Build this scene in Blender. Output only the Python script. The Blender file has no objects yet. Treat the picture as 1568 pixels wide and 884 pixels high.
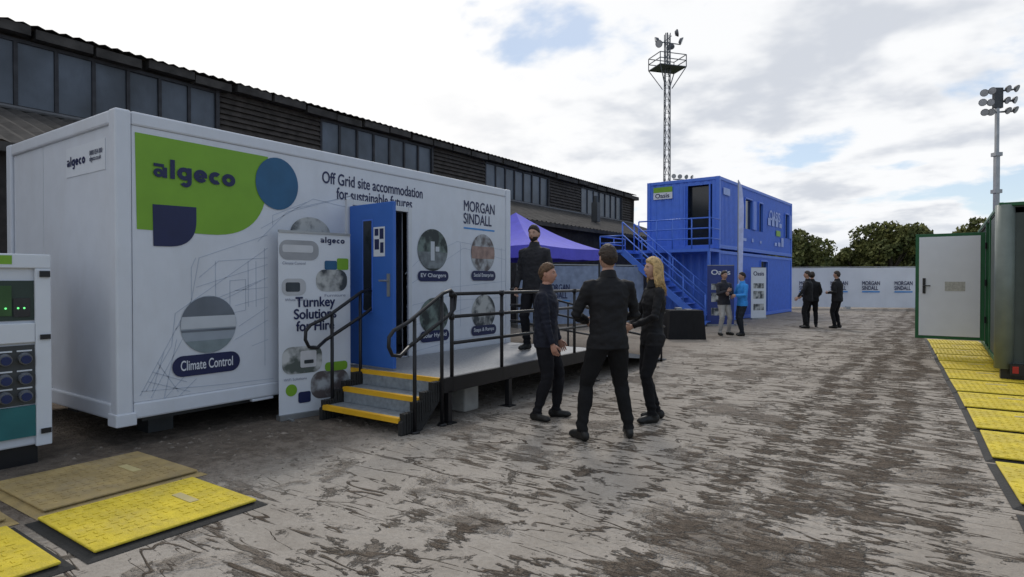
import bpy, bmesh, math, random
from mathutils import Vector, Matrix, noise
random.seed(11)
sc=bpy.context.scene
V=Vector
# ------------------------------------------------------------------ survey helpers
ANG=math.radians(34.91); C=math.cos(ANG); S=math.sin(ANG); F=940.0; EYE=1.5
def c2w(xc,yc,z=0): return V((xc*C-yc*S, xc*S+yc*C, z))
def wallpt(u,v,X):
    k=(u-784)/F; Y=-X*(C+S*k)/(S-C*k); yc=-X*S+Y*C
    return Y, EYE-(v-430)*yc/F
# ------------------------------------------------------------------ materials
MATS={}
def M(name,col,rough=.6,metal=0,var=.12,scale=5,bump=0,bscale=40,dirt=0,spec=.4,dirtcol=(.07,.06,.05)):
    if name in MATS: return MATS[name]
    m=bpy.data.materials.new(name); m.use_nodes=True; nt=m.node_tree; n=nt.nodes; l=nt.links
    b=n['Principled BSDF']; b.inputs['Roughness'].default_value=rough; b.inputs['Metallic'].default_value=metal
    b.inputs['Specular IOR Level'].default_value=spec
    tc=n.new('ShaderNodeTexCoord'); nz=n.new('ShaderNodeTexNoise'); nz.inputs['Scale'].default_value=scale
    nz.inputs['Detail'].default_value=4; l.new(tc.outputs['Object'],nz.inputs['Vector'])
    r=n.new('ShaderNodeValToRGB'); l.new(nz.outputs['Fac'],r.inputs['Fac'])
    r.color_ramp.elements[0].position=.3; r.color_ramp.elements[1].position=.7
    r.color_ramp.elements[0].color=[c*(1-var) for c in col]+[1]; r.color_ramp.elements[1].color=[min(1,c*(1+var)) for c in col]+[1]
    out=r.outputs['Color']
    if dirt>0:
        n2=n.new('ShaderNodeTexNoise'); n2.inputs['Scale'].default_value=2.3; n2.inputs['Detail'].default_value=7; n2.inputs['Roughness'].default_value=.7
        mp=n.new('ShaderNodeMapping'); mp.inputs['Scale'].default_value=(1,1,.35); l.new(tc.outputs['Object'],mp.inputs['Vector']); l.new(mp.outputs[0],n2.inputs['Vector'])
        mr=n.new('ShaderNodeMapRange'); mr.inputs['From Min'].default_value=.48; mr.inputs['From Max'].default_value=.75; mr.inputs['To Max'].default_value=dirt
        l.new(n2.outputs['Fac'],mr.inputs['Value']); mx=n.new('ShaderNodeMix'); mx.data_type='RGBA'
        l.new(mr.outputs[0],mx.inputs[0]); l.new(out,mx.inputs[6]); mx.inputs[7].default_value=(*dirtcol,1); out=mx.outputs[2]
    l.new(out,b.inputs['Base Color'])
    if bump>0:
        n3=n.new('ShaderNodeTexNoise'); n3.inputs['Scale'].default_value=bscale; n3.inputs['Detail'].default_value=4; l.new(tc.outputs['Object'],n3.inputs['Vector'])
        bp=n.new('ShaderNodeBump'); bp.inputs['Strength'].default_value=bump; bp.inputs['Distance'].default_value=.02
        l.new(n3.outputs['Fac'],bp.inputs['Height']); l.new(bp.outputs[0],b.inputs['Normal'])
    MATS[name]=m; return m
white=M('white_painted_steel',(.62,.65,.71),.45,var=.03,dirt=.16,dirtcol=(.35,.32,.28))
white2=M('white_vinyl',(.65,.68,.73),.5,var=.02)
green=M('lime_green_vinyl',(.18,.37,.025),.45,var=.05)
navy=M('navy_vinyl',(.012,.018,.075),.45,var=.1)
teal=M('petrol_blue_vinyl',(.02,.10,.21),.45,var=.1)
lineblue=M('pale_line_print',(.43,.48,.57),.5,var=.05)
blackm=M('black_powdercoat',(.012,.012,.014),.4,var=.2)
rubber=M('black_rubber',(.02,.02,.02),.75,var=.3,bump=.3)
grating=M('galvanised_grating',(.26,.27,.285),.55,.2,var=.2,scale=40,bump=.4,bscale=60)
stepgrey=M('step_tread_grey',(.25,.28,.31),.5,.3,var=.2,scale=20,bump=.3)
yellow=M('safety_yellow',(.75,.42,.02),.5,var=.1)
matyel=M('trench_cover_yellow',(.68,.53,.035),.65,var=.18,scale=9,bump=.6,bscale=55,dirt=.55,dirtcol=(.26,.21,.12))
matbrown=M('trench_cover_muddy',(.38,.28,.12),.7,var=.2,scale=6,bump=.5,bscale=50,dirt=.6,dirtcol=(.24,.21,.17))
doorblue=M('door_blue',(.035,.13,.47),.4,var=.05)
blue=M('container_blue',(.075,.185,.68),.45,var=.06,dirt=.1,dirtcol=(.08,.12,.3))
glassdk=M('dark_glass',(.015,.02,.025),.12,var=.2,spec=.6)
interior=M('cabin_interior',(.35,.34,.32),.7)
greydk=M('dark_grey_steel',(.06,.065,.07),.5,.3)
galv=M('galvanised_steel',(.33,.34,.35),.4,.6,var=.15)
timber=M('weathered_boards',(.055,.046,.04),.85,var=.4,scale=4,bump=.5,bscale=12,dirt=.4,dirtcol=(.03,.025,.02))
winglass=M('dusty_clerestory_glass',(.068,.082,.105),.35,var=.5,scale=.9,dirt=.5,dirtcol=(.03,.035,.045),spec=.5)
roofm=M('asbestos_roof_sheet',(.055,.05,.046),.9,var=.4,scale=3,bump=.5,bscale=10)
brickdk=M('dark_shed_wall',(.035,.03,.028),.9,var=.4,bump=.3)
purple=M('gazebo_canvas',(.095,.09,.60),.7,var=.08,bump=.25,bscale=5)
greenst=M('green_steel',(.012,.10,.035),.45,var=.12)
darkgreen=M('grey_green_steel',(.045,.062,.058),.5,var=.12)
conc=M('concrete_block_mat',(.34,.33,.31),.9,var=.15,bump=.4)
# ------------------------------------------------------------------ mesh builder
def root(name,loc=(0,0,0),rz=0):
    e=bpy.data.objects.new(name,None); sc.collection.objects.link(e); e.location=loc; e.rotation_euler=(0,0,rz); e.empty_display_size=.2
    return e
class B:
    def __init__(s): s.v=[]; s.f=[]
    def add(s,vs,fs):
        o=len(s.v); s.v+= [tuple(p) for p in vs]; s.f+=[tuple(i+o for i in f) for f in fs]; return s
    def box(s,x0,x1,y0,y1,z0,z1,mt=None):
        vs=[V((x,y,z)) for x in (x0,x1) for y in (y0,y1) for z in (z0,z1)]
        if mt: vs=[mt@p for p in vs]
        return s.add(vs,[(0,1,3,2),(4,6,7,5),(0,4,5,1),(2,3,7,6),(0,2,6,4),(1,5,7,3)])
    def tube(s,pts,r,n=8,cap=True):
        pts=[V(p) for p in pts]; m=len(pts); rs=r if isinstance(r,(list,tuple)) else [r]*m
        vs=[];fs=[]; ref=None
        for i,p in enumerate(pts):
            t=(pts[min(i+1,m-1)]-pts[max(i-1,0)]).normalized()
            if ref is None: ref=t.orthogonal().normalized()
            ref=(ref-t*ref.dot(t)).normalized(); bn=t.cross(ref)
            for j in range(n):
                a=2*math.pi*j/n; vs.append(p+(ref*math.cos(a)+bn*math.sin(a))*rs[i])
        for i in range(m-1):
            for j in range(n): fs.append((i*n+j,i*n+(j+1)%n,(i+1)*n+(j+1)%n,(i+1)*n+j))
        if cap: fs.append(tuple(range(n-1,-1,-1))); fs.append(tuple((m-1)*n+j for j in range(n)))
        return s.add(vs,fs)
    def beam(s,a,b,w,h=None):
        a=V(a);b=V(b);h=h or w; t=(b-a).normalized(); up=V((0,0,1)) if abs(t.z)<.95 else V((0,1,0))
        x=t.cross(up).normalized(); y=x.cross(t)
        vs=[p+x*sx*w/2+y*sy*h/2 for p in (a,b) for sx,sy in ((-1,-1),(1,-1),(1,1),(-1,1))]
        return s.add(vs,[(3,2,1,0),(4,5,6,7),(0,1,5,4),(1,2,6,5),(2,3,7,6),(3,0,4,7)])
    def poly(s,pts): return s.add(pts,[tuple(range(len(pts)))])
    def prism(s,pts,vec):
        vec=V(vec); n=len(pts); vs=[V(p) for p in pts]+[V(p)+vec for p in pts]
        return s.add(vs,[tuple(range(n-1,-1,-1)),tuple(range(n,2*n))]+[(i,(i+1)%n,n+(i+1)%n,n+i) for i in range(n)])
    def ell(s,c,r,mt=None,nu=16,nv=10):
        vs=[];fs=[];c=V(c)
        for i in range(nv+1):
            th=math.pi*(i/nv)
            for j in range(nu):
                a=2*math.pi*j/nu; p=V((r[0]*math.sin(th)*math.cos(a),r[1]*math.sin(th)*math.sin(a),r[2]*math.cos(th)))
                if mt: p=mt@p
                vs.append(c+p)
        for i in range(nv):
            for j in range(nu): fs.append((i*nu+j,(i+1)*nu+j,(i+1)*nu+(j+1)%nu,i*nu+(j+1)%nu))
        return s.add(vs,fs)
    def loft(s,rings,n=24):
        vs=[];fs=[];m=len(rings)
        for (c,rx,ry) in rings:
            for j in range(n):
                a=2*math.pi*j/n; vs.append(V(c)+V((rx*math.cos(a),ry*math.sin(a),0)))
        for i in range(m-1):
            for j in range(n): fs.append((i*n+j,i*n+(j+1)%n,(i+1)*n+(j+1)%n,(i+1)*n+j))
        fs.append(tuple(range(n-1,-1,-1))); fs.append(tuple((m-1)*n+j for j in range(n)))
        return s.add(vs,fs)
    def make(s,name,mat,parent=None,smooth=False,bevel=0):
        me=bpy.data.meshes.new(name); me.from_pydata(s.v,[],s.f); me.update()
        if mat: me.materials.append(mat)
        if smooth:
            for p in me.polygons: p.use_smooth=True
        o=bpy.data.objects.new(name,me); sc.collection.objects.link(o)
        if parent: o.parent=parent
        if bevel>0:
            md=o.modifiers.new('bevel','BEVEL'); md.width=bevel; md.segments=2; md.limit_method='ANGLE'
        return o
def text(parent,name,body,P,R,U,mat,width=None,height=None,bold=.015,off=.006,align='L'):
    # bold: the glyphs are drawn again slightly to the side, each copy a hair prouder
    cu=bpy.data.curves.new(name,'FONT'); cu.body=body; cu.space_line=.85
    if align=='C': cu.align_x='CENTER'
    o=bpy.data.objects.new(name,cu); sc.collection.objects.link(o); bpy.context.view_layer.update()
    me=bpy.data.meshes.new_from_object(o); bpy.data.objects.remove(o)
    xs=[v.co.x for v in me.vertices]; ys=[v.co.y for v in me.vertices]
    x0,x1,y0,y1=min(xs),max(xs),min(ys),max(ys)
    if width: sx=width/(x1-x0)
    if height: sy=height/(y1-y0)
    if not width: sx=sy
    if not height: sy=sx
    P=V(P);R=V(R).normalized();U=V(U).normalized();N=R.cross(U)
    b=B(); fs=[tuple(p.vertices) for p in me.polygons]
    cps=[(0,0)] if bold<=0 else [(-bold,0),(bold,0),(0,bold*.8),(0,-bold*.8)]
    for k,(ox,oy) in enumerate(cps):
        b.add([P+R*(v.co.x-x0+ox)*sx+U*(v.co.y-y0+oy)*sy+N*(off+k*.0004) for v in me.vertices],fs)
    return b.make(name,mat,parent)
def logo(parent,name,P,R,U,mat,width,off=.006):
    # geometric heavy lower-case lettering
    P=V(P);R=V(R).normalized();U=V(U).normalized();N=R.cross(U); b=B(); k=[0]; total=7.45; s=width/total
    def put(pts):
        k[0]+=1; b.poly([P+R*x*s+U*y*s+N*(off+.0004*(k[0]%3)) for x,y in pts])
    def rect(x0,x1,y0,y1): put([(x0,y0),(x1,y0),(x1,y1),(x0,y1)])
    def arc(cx,cy,ro,ri,a0,a1,sy=1):
        m=22; k[0]+=1; vs=[]
        for i in range(m+1):
            a=math.radians(a0+(a1-a0)*i/m)
            for r_ in (ri,ro): vs.append(P+R*(cx+r_*math.cos(a))*s+U*(cy+r_*math.sin(a)*sy)*s+N*(off+.0004*(k[0]%3)))
        b.add(vs,[(2*i,2*i+1,2*i+3,2*i+2) for i in range(m)])
    x=0
    rect(x+.12,x+.9,.80,1.04); arc(x+.5,.32,.40,.12,0,360,.85); rect(x+.80,x+1.14,-.02,.80); x+=1.38
    rect(x,x+.36,-.02,1.5); x+=.56
    arc(x+.55,.5,.57,.20,0,360,.92); rect(x+.80,x+1.14,-.12,1.02); arc(x+.66,-.10,.48,.14,-150,0,.95); x+=1.34
    arc(x+.55,.5,.57,.20,15,325,.92); rect(x+.25,x+1.09,.38,.62); x+=1.28
    arc(x+.55,.5,.57,.18,50,310,.92); x+=1.12
    arc(x+.58,.5,.60,.20,0,360,.88)
    return b.make(name,mat,parent)
# ------------------------------------------------------------------ ground
def ground_mat():
    m=bpy.data.materials.new('yard_concrete_and_mud'); m.use_nodes=True; nt=m.node_tree; n=nt.nodes; l=nt.links
    b=n['Principled BSDF']
    geo=n.new('ShaderNodeTexCoord'); co=geo.outputs['Object']
    def nz(scale,detail=5,rough=.55,dist=0,mapping=None,loc=(0,0,0),rot=0):
        t=n.new('ShaderNodeTexNoise'); t.inputs['Scale'].default_value=scale; t.inputs['Detail'].default_value=detail
        t.inputs['Roughness'].default_value=rough; t.inputs['Distortion'].default_value=dist
        mp=n.new('ShaderNodeMapping'); mp.inputs['Scale'].default_value=mapping or (1,1,1); mp.inputs['Location'].default_value=loc; mp.inputs['Rotation'].default_value=(0,0,rot)
        l.new(co,mp.inputs['Vector']); l.new(mp.outputs[0],t.inputs['Vector']); return t.outputs['Fac']
    def mr(x,a,b_,c=0,d=1):
        t=n.new('ShaderNodeMapRange'); t.interpolation_type='SMOOTHSTEP'; l.new(x,t.inputs['Value'])
        for k,v in zip(('From Min','From Max','To Min','To Max'),(a,b_,c,d)): t.inputs[k].default_value=v
        return t.outputs[0]
    def ma(op,a,b_=None):
        t=n.new('ShaderNodeMath'); t.operation=op
        for i,x in enumerate((a,b_)):
            if x is None: continue
            if isinstance(x,(int,float)): t.inputs[i].default_value=x
            else: l.new(x,t.inputs[i])
        return t.outputs[0]
    def mix(f,a,b_):
        t=n.new('ShaderNodeMix'); t.data_type='RGBA'; l.new(f,t.inputs[0])
        for i,x in ((6,a),(7,b_)):
            if isinstance(x,tuple): t.inputs[i].default_value=(*x,1)
            else: l.new(x,t.inputs[i])
        return t.outputs[2]
    sp=n.new('ShaderNodeSeparateXYZ'); l.new(co,sp.inputs[0]); X=sp.outputs[0]; Y=sp.outputs[1]
    fine=nz(30,3,.75)
    mid=nz(6,5,.75)
    big=nz(.7,7,.65,.2,None,(3,1,0))
    base=mix(mr(big,.35,.65),(.35,.312,.27),(.47,.425,.375))
    base=mix(mr(fine,.35,.75,0,.45),base,(.24,.21,.18))
    base=mix(mr(mid,.5,.78,0,.5),base,(.25,.215,.18))
    ragged=nz(2.6,6,.74,.4,(1,.85,1),(7,2,0))
    mud1=ma('MULTIPLY',mr(big,.52,.60),mr(ragged,.38,.52,.25,1))
    mud2=mr(ragged,.585,.64)
    st=nz(1.1,6,.62,.25,(.6,3.4,1),(0,4,0),.10)
    stm=ma('MULTIPLY',mr(st,.60,.65),mr(X,-5.5,-3.5))
    wob=ma('MULTIPLY',ma('SUBTRACT',nz(.35,2),.5),.8)
    xw=ma('ADD',X,wob)
    zone=mr(ma('ABSOLUTE',ma('ADD',xw,.75)),.25,1.5,1,0)
    zone2=mr(ma('ABSOLUTE',ma('ADD',xw,2.5)),.1,.5,.45,0)
    zone=ma('MAXIMUM',zone,zone2)
    # broken, tyre-pressed mud
    lump=nz(2.1,6,.70,.3,(1,1.35,1),(2,9,0),-.25)
    lum2=nz(6.5,3,.7,.3,(.7,1.8,1),(2,9,0),.35)
    rut=ma('MULTIPLY',ma('SINE',ma('MULTIPLY',xw,13)),.035)
    tread=ma('SINE',ma('ADD',ma('MULTIPLY',Y,44),ma('ADD',ma('MULTIPLY',ma('SINE',ma('MULTIPLY',xw,13)),2.2),ma('MULTIPLY',lump,9))))
    tr=ma('ADD',ma('MULTIPLY',lump,.55),ma('ADD',ma('MULTIPLY',lum2,.45),ma('ADD',ma('MULTIPLY',zone,.105),ma('ADD',rut,ma('MULTIPLY',tread,.018)))))
    # thin curved cracks and slab-edge lines across the yard
    st2=nz(.8,3,.5,.25,(.55,2.8,1),(3,3,0),.14)
    crack=ma('MULTIPLY',mr(ma('ABSOLUTE',ma('SUBTRACT',st2,.5)),.002,.010,1,0),mr(ragged,.42,.5))
    st3=nz(1.5,3,.5,.25,(.45,2.9,1),(8,1,0),.06)
    crack=ma('MAXIMUM',crack,ma('MULTIPLY',mr(ma('ABSOLUTE',ma('SUBTRACT',st3,.5)),.001,.008,1,0),mr(mid,.45,.55)))
    crack=ma('MULTIPLY',crack,mr(X,-4.5,-3.5))
    trm=ma('MULTIPLY',mr(tr,.585,.65),mr(zone,0,.35))
    near=mr(ma('ADD',X,ma('MULTIPLY',mid,1.5)),-4.3,-3.3,1,0)
    near=ma('MULTIPLY',near,mr(Y,11,14,1,.4))
    mud=ma('MAXIMUM',ma('MULTIPLY',mud1,.6),ma('MULTIPLY',mud2,.6))
    mud=ma('MAXIMUM',mud,ma('MULTIPLY',stm,.75)); mud=ma('MAXIMUM',mud,ma('MULTIPLY',trm,.95)); mud=ma('MAXIMUM',mud,crack)
    mud=ma('MAXIMUM',mud,ma('MULTIPLY',near,.85))
    mudcol=mix(mr(mid,.35,.7),(.125,.098,.076),(.26,.212,.168))
    col=mix(mud,base,mudcol)
    col=mix(mr(Y,46,50),col,(.06,.08,.025))
    l.new(col,b.inputs['Base Color'])
    b.inputs['Roughness'].default_value=.95; b.inputs['Specular IOR Level'].default_value=.06
    h1=ma('ADD',ma('MULTIPLY',trm,.9),ma('ADD',ma('MULTIPLY',crack,-.7),ma('MULTIPLY',ma('MULTIPLY',tread,zone),.12)))
    h=ma('ADD',h1,ma('ADD',ma('MULTIPLY',stm,-.35),ma('ADD',ma('MULTIPLY',ma('MULTIPLY',mid,mud),2.6),ma('MULTIPLY',fine,ma('ADD',ma('MULTIPLY',mud,.9),.25)))))
    bp=n.new('ShaderNodeBump'); bp.inputs['Strength'].default_value=1; bp.inputs['Distance'].default_value=.05; l.new(h,bp.inputs['Height']); l.new(bp.outputs[0],b.inputs['Normal'])
    return m
g=B(); g.poly([(-600,-300,0),(600,-300,0),(600,900,0),(-600,900,0)]); g.make('ground',ground_mat())
st=B()
def rock(p,r):
    ax=[r*random.uniform(.6,1.3) for _ in range(3)]; ax[2]*=.55
    vs=[];o=[(1,0,0),(-1,0,0),(0,1,0),(0,-1,0),(0,0,1),(0,0,-1)]
    a=random.random()*6
    for q in o: 
        q=V((q[0]*ax[0],q[1]*ax[1],q[2]*ax[2])); q.rotate(Matrix.Rotation(a,3,'Z')); vs.append(V(p)+q+V((random.uniform(-.2,.2)*r,random.uniform(-.2,.2)*r,0)))
    st.add(vs,[(0,2,4),(2,1,4),(1,3,4),(3,0,4),(2,0,5),(1,2,5),(3,1,5),(0,3,5)])
for _ in range(2600):
    if random.random()<.6: x=random.gauss(-5.0,.7);y=random.uniform(1.5,9)
    else: x=random.gauss(-.9,1.0);y=random.uniform(2,18)
    rock((x,y,.002),random.choice((.006,.009,.012,.02)) if random.random()<.97 else .03)
st.make('loose_stones',M('stone_clods',(.20,.17,.14),.9,var=.4))
# ------------------------------------------------------------------ cabin container
X0=-5.90
cab=root('white_cabin_container')
w=B(); YA,YB=2.41,8.40; ZB,ZT=.25,3.01
dy0,dy1,dz0,dz1=5.03,5.98,.48,2.42
w.box(-5.98,X0,YA+.14,dy0,ZB+.16,ZT-.13); w.box(-5.98,X0,dy1,YB-.14,ZB+.16,ZT-.13); w.box(-5.98,X0,dy0,dy1,dz1,ZT-.13); w.box(-5.98,X0,dy0,dy1,ZB+.16,dz0)
w.box(-8.52,-8.44,YA+.14,YB-.14,ZB+.16,ZT-.13)
w.box(-8.44,-5.985,YA+.03,YA+.09,ZB+.16,ZT-.13); w.box(-8.44,-5.985,YB-.09,YB-.03,ZB+.16,ZT-.13)
w.box(-8.5,-5.98,YA+.1,YB-.1,ZT-.1,ZT-.02)
w.make('wall_panels',white,cab)
f=B()
for x0,x1 in ((-6.02,-5.885),(-8.6,-8.46)):
    for y0,y1 in ((YA,YA+.135),(YB-.135,YB)): f.box(x0,x1,y0,y1,ZB,ZT)
for x0,x1 in ((-5.99,-5.888),(-8.58,-8.48)):
    f.box(x0,x1,YA+.137,YB-.137,ZT-.128,ZT-.003); f.box(x0,x1,YA+.137,YB-.137,ZB+.01,ZB+.158)
for y0,y1 in ((YA+.004,YA+.1),(YB-.1,YB-.004)):
    f.box(-8.458,-6.022,y0,y1,ZT-.128,ZT-.003); f.box(-8.458,-6.022,y0,y1,ZB+.01,ZB+.158)
f.make('corner_posts_and_rails',white,cab,bevel=.018)
cc=B()
for x0,x1 in ((-6.05,-5.875),(-8.62,-8.44)):
    for y0,y1 in ((YA-.012,YA+.16),(YB-.16,YB+.012)): cc.box(x0,x1,y0,y1,ZB-.04,ZB+.075)
for y in (3.7,4.6,6.3,7.3): cc.box(-5.95,-5.893,y,y+.25,ZB-.02,ZB+.008)
cc.make('corner_castings',white,cab,bevel=.01)
lg=B()
for x in (-6.5,-8.2):
    for y in (YA+.6,5.3,YB-.5): lg.box(x-.12,x+.12,y-.12,y+.12,0,ZB-.002)
lg.box(-8.4,-6.1,YA+.3,YB-.3,ZB-.06,ZB+.1)
lg.make('support_blocks_and_chassis',greydk,cab)
fl=B(); fl.box(-8.43,-5.985,YA+.1,YB-.1,.40,.475); fl.make('floor',M('vinyl_floor',(.16,.16,.17),.5),cab)
it=B(); it.box(-8.43,-8.40,YA+.1,YB-.1,.48,2.85); it.box(-8.39,-6.5,7.0,7.05,.48,2.85); it.box(-8.38,-7.8,5.2,6.9,.48,1.2); it.make('partition_and_worktop',interior,cab)
df=B()
df.box(-6.0,-5.87,dy0-.09,dy0+.0,dz0,dz1+.07); df.box(-6.0,-5.87,dy1,dy1+.07,dz0,dz1+.07); df.box(-6.0,-5.872,dy0+.001,dy1-.001,dz1-.0,dz1+.068)
df.make('door_frame',M('door_frame_white',(.58,.60,.63),.4,var=.03),cab,bevel=.006)
DM=Matrix.Translation((-5.865,5.02,0))@Matrix.Rotation(math.radians(-4),4,'Z')
d=B(); d.box(0,.80,-.045,0,.50,2.40,DM); o=d.make('blue_door',doorblue,cab,bevel=.006)
d=B(); d.box(.27,.42,-.052,.006,1.15,2.2,DM); d.make('door_vision_panel',glassdk,cab)
d=B(); d.box(.25,.44,-.048,-.0465,1.13,1.149,DM); d.box(.25,.44,-.048,-.0465,2.201,2.22,DM); d.box(.25,.269,-.048,-.0465,1.15,2.2,DM); d.box(.421,.44,-.048,-.0465,1.15,2.2,DM); d.make('vision_panel_frame',blue,cab)
d=B(); d.box(.70,.75,-.056,-.046,1.32,1.58,DM); d.tube([DM@V((.725,-.06,1.5)),DM@V((.725,-.10,1.5)),DM@V((.62,-.10,1.5))],.011); d.box(.70,.75,.001,.012,1.35,1.58,DM)
d.make('door_handle',galv,cab)
d=B(); d.box(.46,.66,-.0500,-.0462,1.78,2.12,DM); d.make('door_notice',white2,cab)
d=B(); 
for a,b_,c_,e in ((.48,.55,2.02,2.10),(.57,.64,1.98,2.10),(.48,.56,1.86,1.98),(.58,.64,1.82,1.94)): d.box(a,b_,-.0515,-.0501,c_,e,DM)
d.make('door_notice_print',navy,cab)
d=B()
for z in (.7,1.5,2.2): d.tube([(-5.862,5.03,z),(-5.862,5.03,z+.12)],.012)
d.make('door_hinges',galv,cab)
def W(u,v,off=.003): 
    y,z=wallpt(u,v,X0); return V((X0+off,y,z))
def round_poly(cor,n=8):
    out=[];m=len(cor)
    for i,(p,r) in enumerate(cor):
        p=V(p); a=V(cor[i-1][0]);b=V(cor[(i+1)%m][0])
        if r<=0: out.append(p); continue
        s0=p+(a-p).normalized()*r; s1=p+(b-p).normalized()*r
        for k in range(n+1):
            t=k/n; out.append(s0*(1-t)**2+p*2*t*(1-t)+s1*t*t)
    return out
def ellipse(parent,name,c,ry,rz,mat,off,seg=36):
    b=B(); b.poly([(X0+off,c[1]+ry*math.cos(2*math.pi*i/seg),c[2]+rz*math.sin(2*math.pi*i/seg)) for i in range(seg)]); return b.make(name,mat,parent)
b=B(); b.poly(round_poly([(W(208,203),0),(W(210,351),.0),(W(408,366),.62),(W(411,241),0)],14)); b.make('lime_logo_panel',green,cab)
b=B(); b.poly(round_poly([(W(234,313,.006),0),(W(235,377,.006),0),(W(301,379,.006),.26),(W(301,318,.006),0)],12)); b.make('navy_logo_panel',navy,cab)
c=W(425,282,0); ellipse(cab,'petrol_circle',c,.26,.28,teal,.009)
p0=W(233,262,0); p1=W(370,278,0)
logo(cab,'logo_lettering',(X0,p0.y,W(300,279,0).z),(0,1,0),(0,0,1),navy,p1.y-p0.y,off=.012)
p0=W(494,280,0);p1=W(647,300,0)
text(cab,'headline_lettering','Off Grid site accommodation\nfor sustainable futures',(X0,p0.y,2.475),(0,1,0),(0,0,1),navy,width=p1.y-p0.y,height=.30,bold=.018,off=.004,align='C')
p0=W(710,330,0);p1=W(757,345,0)
text(cab,'contractor_lettering','MORGAN\nSINDALL',(X0,p0.y,p0.z-.12),(0,1,0),(0,0,1),navy,width=p1.y-p0.y,height=.35,bold=.016,off=.004)
b=B(); b.box(X0+.001,X0+.004,p0.y,p1.y,p0.z-.20,p0.z-.175); b.make('contractor_underline',M('line_blue',(.05,.25,.6)),cab)
def picmat(name,a,b_): 
    m=M(name,a,.5); nt=m.node_tree; r=[x for x in nt.nodes if x.type=='VALTORGB'][0]; r.color_ramp.elements[1].color=(*b_,1); r.color_ramp.elements[0].position=.42;r.color_ramp.elements[1].position=.58
    return m
def pic(u,v,ru,rv,name,mat,label=None,lab=None):
    c=W(u,v,0); yl=W(u-ru,v,0).y; yr=W(u+ru,v,0).y; zt=W(u,v-rv,0).z
    ellipse(cab,name,V((0,(yl+yr)/2,c.z)),(yr-yl)/2,zt-c.z,mat,.006)
    if lab:
        u0,u1,vt,vb=lab; a=W(u0,vb,0); d=W(u1,vt,0); zc=W((u0+u1)/2,(vt+vb)/2,0).z; hh=abs(W((u0+u1)/2,vt,0).z-zc)
        L=[]; y0,y1=a.y,d.y
        for i in range(13): t=math.pi/2+math.pi*i/12; L.append((X0+.0105,y0+hh+hh*math.cos(t),zc+hh*math.sin(t)))
        for i in range(13): t=-math.pi/2+math.pi*i/12; L.append((X0+.0105,y1-hh+hh*math.cos(t),zc+hh*math.sin(t)))
        b=B(); b.poly(L); b.make(name+'_label',navy,cab)
        text(cab,name+'_label_text',label,(X0,y0+hh*.8,zc-hh*.42),(0,1,0),(0,0,1),white2,width=(y1-y0)-1.6*hh,height=hh*.95,bold=.015,off=.012)
    return V((0,(yl+yr)/2,c.z)),(yr-yl)/2,zt-c.z
c1,a1,b1=pic(318,497,43,44,'climate_unit_picture',M('pic_grey',(.30,.34,.39),.5,var=.08),'Climate Control',(262,366,542,573))
def chord(c,a,b_,z0,z1,off,mat,name):
    pts=[]
    for i in range(13):
        z=z0+(z1-z0)*i/12; pts.append((X0+off,c.y+a*.985*math.sqrt(max(0,1-z*z)),c.z+b_*.985*z))
    for i in range(13):
        z=z1+(z0-z1)*i/12; pts.append((X0+off,c.y-a*.985*math.sqrt(max(0,1-z*z)),c.z+b_*.985*z))
    B().add(pts,[tuple(range(len(pts)))]).make(name,mat,cab)
chord(c1,a1,b1,.30,.98,.008,M('pic_dark',(.13,.15,.18),.5,var=.25,scale=2),'picture_ceiling')
chord(c1,a1,b1,-.12,.30,.0085,M('pic_lt',(.50,.53,.57),.5,var=.05),'picture_unit')
chord(c1,a1,b1,-.24,-.16,.0085,MATS['pic_dark'],'picture_vent')
chord(c1,a1,b1,-.98,-.55,.0085,M('pic_wall',(.20,.25,.27),.5,var=.2),'picture_wall')
pdark=M('pic_bright_dark',(.04,.05,.06),.5,var=.4)
mixp=picmat('pic_mix',(.05,.06,.07),(.45,.46,.45))
mixg=picmat('pic_mix_green',(.03,.04,.04),(.16,.21,.19))
mixr=picmat('pic_mix_brown',(.12,.10,.10),(.40,.42,.44))
c2,a2,b2=pic(475,360,31,27,'cabin_picture',mixp)
c3,a3,b3=pic(662,383,23,32,'ev_charger_picture',mixg,'EV Chargers',(639,686,415,431)); chord(c3,a3,b3,-.9,-.1,.008,M('pic_grey2',(.16,.18,.19),.5,var=.4,scale=9),'picture_car')
b=B(); cy_,cz_=c3.y,c3.z; b.box(X0+.0085,X0+.0095,cy_-.05,cy_+.03,cz_-.15,cz_+.12); b.box(X0+.0085,X0+.0095,cy_+.05,cy_+.13,cz_-.02,cz_+.05); b.make('picture_charger',MATS['pic_lt'],cab)
c4,a4,b4=pic(739,388,18,29,'social_enterprise_picture',mixr,'Social Enterprise',(721,758,415,430)); chord(c4,a4,b4,-.3,.35,.008,M('pic_skin',(.30,.20,.17),.5,var=.3,scale=9),'picture_faces')
pic(664,484,22,28,'solar_picture',mixg,'Solar Hybrid',(642,687,506,523))
pic(740,478,18,27,'steps_picture',mixp,'Steps & Ramps',(721,759,498,513))
ln=B()
def L(*p,wd=.0065):
    for a,b_ in zip(p[:-1],p[1:]):
        ln.beam(W(*a,.0016),W(*b_,.0016),.0016,wd)
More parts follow.
